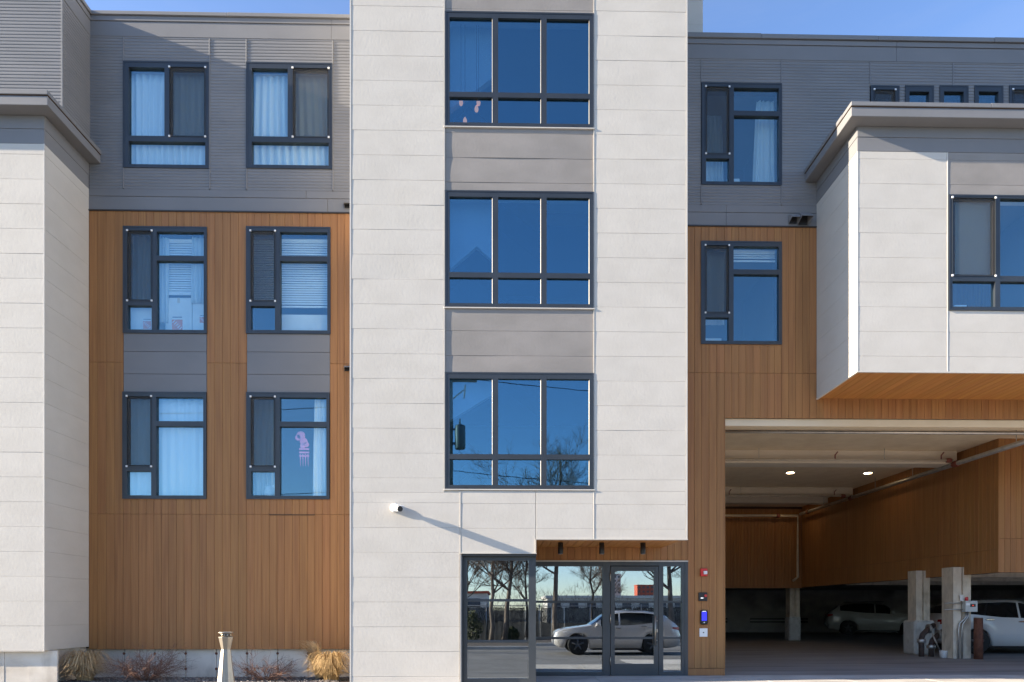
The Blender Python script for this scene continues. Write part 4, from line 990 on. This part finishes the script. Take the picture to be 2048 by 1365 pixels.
# right wall windows
def rx(u): return PX(u, W)
def rzz(v, u=1480): return PZ(u, v, W)
curtain(rx(1514), rx(1556), RA5[2] - .1, RA5[3] - .16, W + .24, 'pale curtain hanging at the right of the top storey window beside the tower', 4, .03, 'cloth2', top=(rx(1522), rx(1558)), bot=(rx(1513), rx(1562)))
curtain(rx(1408), rx(1452), RA5[2] - .1, rzz(215), W + .24, 'dim curtain behind the tall screen of the top right window', 6, .022, 'cloth2', bot=(rx(1408), rx(1458)))
tw_ = MB(); tw_.v = [(rx(1460), W + .15, RA5[2]), (rx(1487), W + .15, RA5[2]), (rx(1484), W + .15, rzz(348)), (rx(1460), W + .15, rzz(349)), (rx(1460), W + .22, RA5[2]), (rx(1487), W + .22, RA5[2]), (rx(1484), W + .2, rzz(348)), (rx(1460), W + .2, rzz(349))]
for q in ((0, 1, 2, 3), (7, 6, 5, 4), (0, 4, 5, 1), (1, 5, 6, 2), (2, 6, 7, 3), (3, 7, 4, 0)): tw_.face(q)
tag(tw_.build('folded_towel', 'cloth'), 'white folded cloth standing at the bottom of the top right window', 'cloth')
blind(rx(1462), rx(1560), rzz(514), rzz(491), W + .2, 'raised white blind at the top of the lower right window')
cardbox(rx(1404), rx(1448), W + .15, W + .4, RA6[2] - .05, rzz(671), 'white box in the small lower left pane on the right wall', tape=False)
curtain(rx(1404), rx(1458), rzz(640), rzz(490), W + .26, 'dim sheer behind the screen of the lower right window', 4, .012, 'cloth2')
rs = MB().box(PX(1918, BF), PX(1992, BF), BF + .10, BF + .108, PZ(1950, 552, BF), PZ(1950, 398, BF)).build('roller_shade', 'blind'); tag(rs, 'pale roller shade behind the bay window screen', 'shade')
MB().tube([(PX(1918, BF), BF + .125, PZ(1950, 397, BF)), (PX(1992, BF), BF + .125, PZ(1950, 397, BF))], .025, 8).build('roller', 'blind', rs)
cardbox(PX(1919, BF), PX(1943, BF), BF + .12, BF + .3, RC[2] - .05, PZ(1930, 604, BF), 'small white appliance at the bottom of the bay window', mat='clip', tape=False, name='appliance')
# pendant lamps in the tower window
for i, (u, v, nm) in enumerate(((922, 205, 'upper left'), (957, 205, 'upper right'), (953, 218, 'middle'), (930, 242, 'lowest'))):
    Y = T + .20; x, z = PX(u, Y), PZ(u, v, Y); t = empty('pendant_lamp', (x, Y, z)); tag(t, f'{nm} glowing amber pendant globe behind the top tower window', 'pendant lamp', 'amber pendant lamps')
    MB().lathe((x, Y, z), [(.01, -.06), (.028, -.045), (.036, -.008), (.028, .028), (.014, .05), (.010, .06)], 14).build('globe', 'bulb', t)
    MB().tube([(x, Y, z + .07), (x, Y, RT[0][3] + .8)], .004, 5).build('cord', 'black', t)

# ------------------------------------------------------------------ ash receptacle and plants
aY = 10.9; ax = PX(452, aY); asz = 0.0
ash = empty('ash_receptacle', (ax, aY, 0)); tag(ash, 'brushed steel cigarette receptacle post with slotted cap before the wood wall', 'ash receptacle')
def octo(mb, z, r): 
    for k in range(8):
        a = math.pi / 8 + k * math.pi / 4 + .25; mb.v.append((ax + r * math.cos(a), aY + r * math.sin(a), z))
def octloft(name, prof, mat):
    mb = MB()
    for (z, r) in prof: octo(mb, z, r)
    for i in range(len(prof) - 1):
        for k in range(8): mb.face((i * 8 + k, i * 8 + (k + 1) % 8, (i + 1) * 8 + (k + 1) % 8, (i + 1) * 8 + k))
    mb.face(range(7, -1, -1)); e = (len(prof) - 1) * 8; mb.face([e + k for k in range(8)]); return mb.build(name, mat, ash)
octloft('base', [(0, .17), (.02, .17), (.03, .15)], 'stainless'); octloft('body', [(.03, .145), (.66, .072)], 'stainless'); octloft('funnel', [(.661, .072), (.85, .112), (.858, .112)], 'stainless')
MB().lathe((ax, aY, .86), [(.085, 0), (.085, .055)], 20).build('slot_ring', 'stainless', ash)
for a in (-2.3, -1.75, -1.2, -.6):
    c = Vector((ax + .083 * math.cos(a), aY + .083 * math.sin(a), .888)); MB().lathe(c, [(.014, -.012), (.014, .012)], 10, 'y').build('slot', 'black', ash)
MB().lathe((ax, aY, .917), [(.112, 0), (.116, .008), (.10, .022)], 20).build('cap', 'stainless', ash)
em = MB(); em.tube([(ax - .012 + .024 * math.cos(t * .55), aY - .0735, .58 + .024 * math.sin(t * .55)) for t in range(12)], .003, 5); em.tube([(ax - .024, aY - .0735, .576), (ax + .0, aY - .0735, .576)], .0025, 5); em.build('emblem', 'black', ash)
def grassclump(x, y, r, h, n, label, mat, lean=0):
    mb = MB()
    for i in range(n):
        a = random.random() * 6.283; rr = r * .25 * math.sqrt(random.random()); px, py = x + rr * math.cos(a), y + rr * math.sin(a) * .8
        out = random.uniform(.35, 1) * r; hh = h * random.uniform(.30, 1.15); a2 = a + random.gauss(0, .5); pts = []
        for k in range(6):
            f = k / 5; pts.append(Vector((px + math.cos(a2) * out * f ** 1.5 + lean * f ** 1.3 * hh, py + math.sin(a2) * out * f ** 1.5 * .8, .01 + hh * 1.25 * (2.3 * f - (1.3 if lean else 1.85) * f * f))))
        wdt = random.uniform(.003, .008); sd = Vector((-math.sin(a2), math.cos(a2), random.uniform(-.5, .5))).normalized(); b = len(mb.v)
        for k, p in enumerate(pts):
            q = sd * wdt * (1 - .8 * k / 5); mb.v += [tuple(p - q), tuple(p + q)]
        for k in range(5): mb.face((b + 2 * k, b + 2 * k + 1, b + 2 * k + 3, b + 2 * k + 2), True)
    t = empty('ornamental_grass', (x, y, 0)); tag(t, label, 'grass', 'plants along the left foundation')
    mb.build('blades', mat, t); MB().lathe((x, y, 0), [(r * .3, 0), (r * .22, .05), (.01, .08)], 10).build('crown_base', 'soil', t)
def twigshrub(x, y, r, h, n, label, seed):
    rng = random.Random(seed); mb = MB()
    def grow(p, d, ln, rad_, lv):
        q = p + d * ln; m_ = p.lerp(q, .5) + Vector((rng.gauss(0, .08), rng.gauss(0, .08), rng.gauss(0, .08))) * ln
        mb.tube([p, m_, q], [rad_, rad_ * .8, rad_ * .6], 4, False)
        if lv == 0: return
        for _ in range(rng.choice((2, 3, 3))):
            nd = (d + Vector((rng.gauss(0, .65), rng.gauss(0, .55), rng.gauss(-.05, .45)))).normalized()
            if q.z < .08: nd.z = abs(nd.z)
            grow(q if rng.random() < .6 else m_, nd, ln * rng.uniform(.55, .85), rad_ * .62, lv - 1)
    for i in range(n):
        a = rng.random() * 6.283; d = Vector((math.cos(a) * r, math.sin(a) * r * .7, h * rng.uniform(.35, 1.0))).normalized()
        grow(Vector((x, y, .01)) + Vector((math.cos(a), math.sin(a), 0)) * .05, d, h * rng.uniform(.36, .58), .0062, 3)
    t = empty('twiggy_shrub', (x, y, 0)); tag(t, label, 'shrub', 'plants along the left foundation'); mb.build('twigs', 'twig', t)
    MB().lathe((x, y, 0), [(.05, 0), (.03, .06), (.01, .1)], 8).build('root_crown', 'bark', t)
grassclump(PX(170, 12.2), 12.2, .50, .56, 1200, 'tan drooping grass clump nearest the left pier', 'grass')
grassclump(PX(662, 12.25), 12.25, .46, .54, 1100, 'golden grass clump nearest the white tower', 'grass2')
grassclump(PX(640, 12.45), 12.45, .26, .50, 560, 'upright tan grass tuft leaning left behind the golden clump', 'grass', -.45)
twigshrub(PX(292, 12.3), 12.3, .6, .62, 60, 'dense red brown twiggy shrub left of the steel post', 5)
twigshrub(PX(532, 12.35), 12.35, .6, .54, 40, 'sparse dark twiggy shrub right of the steel post', 9)

# ------------------------------------------------------------------ cars
def lerp_tab(tab, t):
    for i in range(len(tab) - 1):
        if t <= tab[i + 1][0]:
            a, b = tab[i], tab[i + 1]; f = (t - a[0]) / max(1e-9, b[0] - a[0]); f = f * f * (3 - 2 * f) * .35 + f * .65
            return a[1] + (b[1] - a[1]) * f
    return tab[-1][1]
def car(loc, rz, Ln, Wd, Ht, paint, label, top=None, belt=None, glassr=(.335, .90), wheelr=.36, wx=(.185, .775)):
    """front at local +x; t = 0 at the nose"""
    top = top or [(0, .40), (.008, .48), (.03, .545), (.10, .595), (.22, .635), (.285, .66), (.33, .745), (.40, .89), (.44, .945), (.50, .985), (.58, 1.0), (.70, .985), (.81, .94), (.875, .885), (.93, .76), (.965, .68), (.985, .61), (1, .44)]
    belt = belt or [(0, .395), (.02, .50), (.10, .565), (.25, .63), (.60, .665), (.84, .73), (.93, .70), (.97, .64), (1, .43)]
    r = empty('parked_car', loc, rz); tag(r, label, 'car')
    ts = sorted(set([0, .004, .01, .02, .035, .055, .08, .11] + [.13 + i * .0125 for i in range(67)] + [.97, .98, .988, .995, 1]))
    zs = .17 * Ht; Ra = wheelr * 1.13; half = Wd / 2
    def sec(t):
        x = Ln / 2 - t * Ln
        zt = lerp_tab(top, t) * Ht; zb_ = min(lerp_tab(belt, t) * Ht, zt - .004)
        ww = half * lerp_tab([(0, .70), (.02, .83), (.06, .92), (.14, .985), (.3, 1), (.8, 1), (.92, .97), (.975, .90), (1, .80)], t)
        zbt = lerp_tab([(0, .23), (.04, .16), (.12, .14), (.88, .145), (.96, .17), (1, .27)], t) * Ht; za = zbt
        for f in wx:
            dx = x - (Ln / 2 - f * Ln)
            if abs(dx) < Ra: za = max(za, wheelr + math.sqrt(Ra * Ra - dx * dx))
        gh = max(0, zt - zb_); k = min(1, gh / (.33 * Ht)); wr = ww * (.955 - .17 * k)
        zm = max(za + .01, zbt + (zb_ - zbt) * .45)
        zc = max(zm + .01, zbt + (zb_ - zbt) * .80)
        P = [(0, zbt + .02 if za == zbt else za), (ww * .80, zbt + .01 if za == zbt else za), (ww * .975, za + .015), (ww * 1.0, zm), (ww * .985, zc), (ww * .955, zb_), (wr + (ww * .955 - wr) * .12, zt - gh * .16 - .006), (wr * .86, zt - gh * .03), (wr * .45, zt + .004 * Ht), (0, zt + .008 * Ht)]
        return x, P
    S = [sec(t) for t in ts]; NP = 10
    V = []
    for (x, P) in S:
        for s in (1, -1):
            for (y, z) in P: V.append((x, s * y, z))
    def vid(i, s, k): return i * 2 * NP + (0 if s > 0 else NP) + k
    buckets = {}
    g0, g1 = glassr; pillars = (.515, .705)
    for i in range(len(ts) - 1):
        tm = (ts[i] + ts[i + 1]) / 2
        for s in (1, -1):
            for k in range(NP - 1):
                key = 'body'
                if k == 5 and g0 + .035 < tm < g1 - .045 and not any(abs(tm - p) < .006 for p in pillars): key = ('side_window', s, sum(tm > p for p in pillars))
                elif k >= 6 and .293 < tm < .425: key = ('windscreen', 0, 0)
                elif k >= 6 and .885 < tm < .945: key = ('rear_window', 0, 0)
                q = [vid(i, s, k), vid(i + 1, s, k), vid(i + 1, s, k + 1), vid(i, s, k + 1)]
                buckets.setdefault(key, []).append(q if s < 0 else q[::-1])
    for cap in (0, len(ts) - 1):
        q = [vid(cap, 1, k) for k in range(NP)] + [vid(cap, -1, k) for k in range(NP - 1, -1, -1)]
        buckets['body'].append(q if cap == 0 else q[::-1])
    for key, fs in buckets.items():
        used = sorted({v for f in fs for v in f}); mp_ = {v: j for j, v in enumerate(used)}; mb = MB(); mb.v = [V[u] for u in used]
        for f in fs:
            ff = [mp_[v] for v in f]; mb.face(ff, True)
        mb.build('body' if key == 'body' else key[0], paint if key == 'body' else 'carglass', r, False)
    for f in wx:
        for s in (1, -1):
            x = Ln / 2 - f * Ln; y = s * (half - .115)
            tp = [(wheelr * .62, -.10), (wheelr * .93, -.105), (wheelr, -.07), (wheelr, .07), (wheelr * .93, .105), (wheelr * .62, .10)]
            ty = MB().lathe((x, y, wheelr), tp, 28, 'y').build('wheel', 'tyre', r, False)
            rm = MB(); rm.lathe((x, y + s * .075, wheelr), [(wheelr * .60, -.02), (wheelr * .64, .02), (wheelr * .60, .028), (wheelr * .56, 0)], 24, 'y')
            for k in range(5):
                a = k * 1.2566 + .3; c, sn = math.cos(a), math.sin(a)
                rm.tube([(x, y + s * .095, wheelr), (x + c * wheelr * .6, y + s * .085, wheelr + sn * wheelr * .6)], [.055, .035], 6)
            rm.build('rim', 'rim', ty, False)
    for s in (1, -1):
        zb_ = lerp_tab(belt, .34) * Ht
        MB().cbox(Ln / 2 - .36 * Ln, Ln / 2 - .325 * Ln, s * (half + .005) - .0 if s > 0 else -half - .2, half + .2 if s > 0 else -half - .005, zb_ + .01, zb_ + .15, .03).build('mirror', paint, r, False)
        for t in (.50, .70):
            x = Ln / 2 - t * Ln; zh = lerp_tab(belt, t) * Ht - .10
            MB().cbox(x - .11, x + .11, s * (half - .02) if s > 0 else -half - .035, half + .035 if s > 0 else -half + .02, zh - .02, zh + .015, .008).build('door_handle', 'chrome', r, False)
        # lamps follow the nose and tail
        hl = MB(); x1_, P1 = sec(.018); x2_, P2 = sec(.10); z = .50 * Ht
        pts = [(x1_ + .02, s * (P1[5][0] * .72), z - .05), (x1_ - .05, s * (P1[4][0] + .012), z - .055), (x2_, s * (P2[4][0] + .012), z + .035), (x2_ + .02, s * (P2[4][0] + .004), z + .07), (x1_ - .04, s * (P1[4][0] + .004), z + .02), (x1_ + .018, s * (P1[5][0] * .72), z + .01)]
        b = len(hl.v); hl.v += pts; hl.face((0, 1, 4, 5) if s < 0 else (5, 4, 1, 0)); hl.face((1, 2, 3, 4) if s < 0 else (4, 3, 2, 1)); hl.build('headlight', 'lampw', r, False)
        x1_, P1 = sec(.985); x2_, P2 = sec(.93); z = .58 * Ht
        tlm = MB(); tlm.v += [(x1_ - .02, s * P1[4][0] * .75, z - .06), (x1_ - .01, s * (P1[4][0] + .012), z - .06), (x2_, s * (P2[4][0] + .012), z + .01), (x2_, s * (P2[4][0] + .01), z + .08), (x1_ + .01, s * (P1[4][0] + .010), z + .08), (x1_ - .01, s * P1[4][0] * .75, z + .07)]
        tlm.face((0, 1, 4, 5)); tlm.face((1, 2, 3, 4)); tlm.build('tail_light', 'lampr', r, False)
    MB().cbox(Ln / 2 - .035, Ln / 2 + .008, -half * .48, half * .48, .34 * Ht, .44 * Ht, .01).build('grille', 'black', r, False)
    MB().cbox(-Ln / 2 * .52, Ln / 2 * .40, -half * .97, half * .97, .20, .255, .02).build('sill', 'black', r, False)
    for s in (1, -1): MB().tube([(Ln * .08, s * half * .70, Ht * 1.0), (-Ln * .30, s * half * .70, Ht * .985)], .014, 6).build('roof_rail', 'black', r, False)
    return r
# white hatch in the garage, rear towards the bollard
car((14.95, 20.2, 0), rad(-7), 4.4, 1.85, 1.60, 'paintw', 'white compact car behind the rusty bollard, its tail to the columns', wheelr=.35)
car((18.9, 34.6, 0), rad(-22), 4.6, 1.85, 1.70, 'paintd', 'pale car parked deep in the dark garage behind the columns', wheelr=.36)
# large pale car on the road behind the camera (seen in the door glass)
car((4.6, -2.1, -.556), rad(180), 5.2, 2.05, 1.83, 'paints', 'silver sport utility car parked on the road, mirrored in the entrance glass', wheelr=.42)

# ------------------------------------------------------------------ street side behind the camera (mirrored in the glazing)
def tree(x, y, h, label, seed, lean=(0, 0), r0=.13, first=.28, zb=-.42):
    rng = random.Random(seed); tr_, cw = MB(), MB(); cnt = [0]
    def branch(p, d, ln, r, lv):
        cnt[0] += 1
        if cnt[0] > 5200: return
        n = 4 if lv > 2 else 3; pts, rs = [p], [r]; q = p; dd = d
        for i in range(n):
            dd = (dd + Vector((rng.gauss(0, .13), rng.gauss(0, .13), .05))).normalized(); q = q + dd * ln / n; pts.append(q); rs.append(r * (1 - .5 * (i + 1) / n))
        cw.tube(pts, rs, 5 if lv > 2 else 3, False)
        if lv <= 0: return
        for i in range(1, n + 1):
            for _ in range(2 if lv < 4 else 1):
                if rng.random() < .18: continue
                nd = (dd + Vector((rng.gauss(0, .62), rng.gauss(0, .62), rng.gauss(.12, .35)))).normalized()
                branch(pts[i], nd, ln * rng.uniform(.5, .72), max(.0068, rs[i] * .6), lv - 1)
    pts, rs = [], []
    for i in range(9):
        f = i / 8; pts.append(Vector((x + lean[0] * f * h * .7 + rng.gauss(0, .05), y + lean[1] * f * h, zb + f * h * .75))); rs.append(r0 * (1.25 if i == 0 else 1) * (1 - .72 * f))
    tr_.tube(pts, rs, 10)
    for i in range(2, 9):
        if i / 8 * .75 < first: continue
        for _ in range(3 if i > 3 else 2):
            a = rng.random() * 6.283; d = Vector((math.cos(a), math.sin(a), rng.uniform(.5, 1.3))).normalized()
            branch(pts[i], d, h * rng.uniform(.17, .27) * (1.15 - .35 * i / 8), rs[i] * .55, 4)
    branch(pts[-1], Vector((lean[0], 0, 1)).normalized(), h * .25, rs[-1], 4)
    t = empty('bare_tree', (x, y, zb)); tag(t, label, 'tree', 'bare trees across the road')
    tr_.build('trunk', 'bark', t); cw.build('crown', 'twigs', t)
tree(-.72, -11.8, 9.0, 'bare winter tree with straight trunk, mirrored in the left glazing', 3, (.02, 0), .12)
tree(-.05, -12.3, 9.6, 'leaning bare winter tree just beside the straight one', 4, (.10, 0), .14)
tree(2.9, -12.2, 13.2, 'tallest bare winter tree, mirrored in the tower window', 6, (.0, 0), .16, .2)
tree(9.3, -11.6, 10.0, 'bare winter tree mirrored in the narrow glass right of the door', 8, (-.03, 0), .18, .22)
# utility pole
up = empty('utility_pole', (-2.35, -5.8, -.56)); tag(up, 'wooden utility pole with transformer mirrored in the lower tower window', 'utility pole')
MB().tube([(-2.35, -5.8, -.56), (-2.35, -5.8, 12.6)], [.17, .13], 14).build('pole', 'pole', up)
tf = MB().lathe((-1.90, -5.75, 8.1), [(.20, 0), (.22, .04), (.22, .95), (.19, 1.0), (.05, 1.04)], 18).build('transformer', 'trafo', up)
MB().tube([(-1.9, -5.75, 9.14), (-1.9, -5.75, 9.4)], [.05, .03], 8).build('bushing', 'porc', tf)
for z in (8.3, 8.9): MB().box(-2.3, -2.1, -5.84, -5.74, z, z + .07).build('bracket', 'trafo', up)
MB().cbox(-3.4, -1.2, -5.98, -5.90, 11.0, 11.1, .01).build('crossarm', 'pole', up)
for x in (-3.3, -2.8, -1.9, -1.3): MB().lathe((x, -5.94, 11.1), [(.03, 0), (.05, .05), (.03, .08), (.05, .11), (.02, .16)], 10).build('insulator', 'porc', up)
MB().tube([(-2.2, -5.7, 10.2), (-1.75, -5.6, 10.55)], .03, 6).build('cutout_arm', 'porc', up); MB().tube([(-1.75, -5.6, 10.2), (-1.68, -5.6, 10.75)], .035, 6).build('cutout_fuse', 'porc', up)
for i, (z0, sag, nm) in enumerate(((11.2, .9, 'upper'), (7.2, .8, 'lower'))):
    pts = [(-2.2 + k * 2.4, -5.9, z0 - sag * 4 * (k / 14) * (1 - k / 14) - .02 * k) for k in range(15)]
    o = MB().tube(pts, .016, 5).build('overhead_wire', 'black'); tag(o, f'{nm} overhead wire strung from the utility pole', 'wire', 'overhead wires')
    pts = [(-2.4 - k * 2.4, -5.9, z0 - sag * 4 * (k / 14) * (1 - k / 14)) for k in range(15)]
    MB().tube(pts, .016, 5).build('wire_span', 'black', o)
up2 = MB().tube([(31.4, -5.8, -.56), (31.4, -5.8, 12)], [.17, .13], 10).build('utility_pole', 'pole'); tag(up2, 'bare wooden utility pole far right along the road', 'utility pole')
# slatted chain link fence
fe = empty('slatted_fence', (0, -13.4, -.4)); tag(fe, 'dark slatted chain link fence along the far side of the road', 'fence')
rng = random.Random(2); smb = MB(); x = -16.0
while x < 26:
    if rng.random() > .07: smb.box(x, x + .055, -13.42, -13.41, -.36, 1.42 + rng.uniform(-.03, .02))
    x += .068
tag(smb.build('slats', 'slat', fe), kind='stuff')
for k in range(15): MB().tube([(-16 + k * 3, -13.36, -.4), (-16 + k * 3, -13.36, 1.6)], .035, 8).build('post', 'fencerail', fe)
for z in (1.5,): MB().tube([(-16, -13.36, z), (26, -13.36, z)], .025, 8).build('top_rail', 'fencerail', fe)
def bush(x, y, r, h, label, seed):
    rng = random.Random(seed); mb = MB()
    for i in range(900):
        v = Vector((rng.gauss(0, 1), rng.gauss(0, 1), rng.gauss(0, 1))).normalized() * rng.uniform(.55, 1.0)
        c = Vector((x + v.x * r * (1 - .25 * v.z), y + v.y * r, -.4 + h * .5 + v.z * h * .5)); s = rng.uniform(.03, .07)
        a, b = Vector((rng.gauss(0, 1), rng.gauss(0, 1), rng.gauss(0, 1))).normalized() * s, Vector((rng.gauss(0, 1), rng.gauss(0, 1), rng.gauss(0, 1))).normalized() * s
        mb.quad(c - a, c - b, c + a, c + b)
    t = empty('evergreen_bush', (x, y, -.4)); tag(t, label, 'bush'); mb.build('foliage', 'hedge', t); MB().tube([(x, y, -.45), (x, y, .2)], .05, 6).build('trunk', 'bark', t)
bush(-1.75, -12.6, .55, 1.7, 'round evergreen bush before the slatted fence', 1)
bush(.35, -12.7, .45, .8, 'low evergreen bush at the foot of the leaning tree', 2)
yb = MB().tube([(-1.55, 4.4, -.5), (-1.55, 4.4, .55)], .09, 14).build('yellow_bollard', 'yellow'); tag(yb, 'yellow bollard at the roadside, mirrored in the left glazing', 'bollard')
MB().lathe((-1.55, 4.4, .55), [(.09, 0), (.06, .05), (.01, .07)], 14).build('cap', 'yellow', yb)
# far buildings beyond the fence
def farbuilding(x0, x1, y, dp, h, label, wall, rows, cols, roof=None):
    t = empty('distant_building', ((x0 + x1) / 2, y, -.5)); tag(t, label, 'building')
    MB().box(x0, x1, y - dp, y, -.6, h).build('wall', wall, t); MB().box(x0 - .3, x1 + .3, y - dp - .3, y + .3, h + .01, h + max(.4, h * .02)).build('parapet', roof or wall, t)
    cw_, ch_ = (x1 - x0) / cols, (h - 1) / rows
    for i in range(cols):
        for j in range(rows):
            MB().box(x0 + cw_ * (i + .25), x0 + cw_ * (i + .75), y + .01, y + .12, 1 + ch_ * (j + .25), 1 + ch_ * (j + .72)).build('window', 'winfar', t)
farbuilding(98, 105, -590, 10, 33, 'slender pale tower block far beyond the fence', 'towerw', 9, 2)
farbuilding(114, 136, -560, 14, 22.5, 'red apartment block far beyond the fence', 'brick', 6, 6)
farbuilding(6, 26, -70, 12, 2.9, 'low white warehouse just beyond the fence', 'whitetrim', 1, 8)
farbuilding(-30, -3, -90, 15, 4.0, 'low brown roofed building beyond the fence to the left', 'towerw', 1, 6, 'brick')
farbuilding(140, 165, -420, 14, 16, 'broad pale block far right beyond the fence', 'towerw', 4, 6)
rng = random.Random(21); tm_ = MB()
for i in range(9000):
    x = rng.uniform(-60, 90); hgt = 3.2 + 1.6 * math.sin(x * .21) + 1.0 * math.sin(x * .57 + 1); z = -.4 + rng.uniform(0, 1) ** 1.5 * hgt; c = Vector((x, -58 + rng.uniform(-5, 5), z)); ln = rng.uniform(.3, 1.1)
    d = Vector((rng.gauss(0, .5), rng.gauss(0, .3), 1)).normalized() * ln; wv = Vector((.02, 0, 0)) * rng.uniform(.6, 1.6)
    tm_.quad(c - wv, c + wv, c + d + wv * .3, c + d - wv * .3)
tag(tm_.build('far_tree_belt', 'twigs'), 'brown belt of distant bare trees on the skyline', 'trees', kind='stuff')
# more bare trees and brush along the far verge
for i, (x, y, h, sd) in enumerate(((-4.6, -15.5, 8.5, 31), (5.6, -17.0, 9.5, 32), (1.4, -18.5, 8.0, 33), (-2.4, -19.0, 8.5, 34), (13.0, -16.0, 9.0, 35), (7.6, -21.0, 9.0, 36))):
    tree(x, y, h, ('thin bare tree behind the fence left of the utility pole', 'slim bare tree behind the fence right of the tallest tree', 'low bare tree behind the fence between leaning and tallest trees', 'bare tree well behind the fence near the pole line',
                   'bare tree behind the fence at the far right', 'farthest bare tree behind the fence on the right')[i], sd, (random.uniform(-.05, .05), 0), .10, .2)
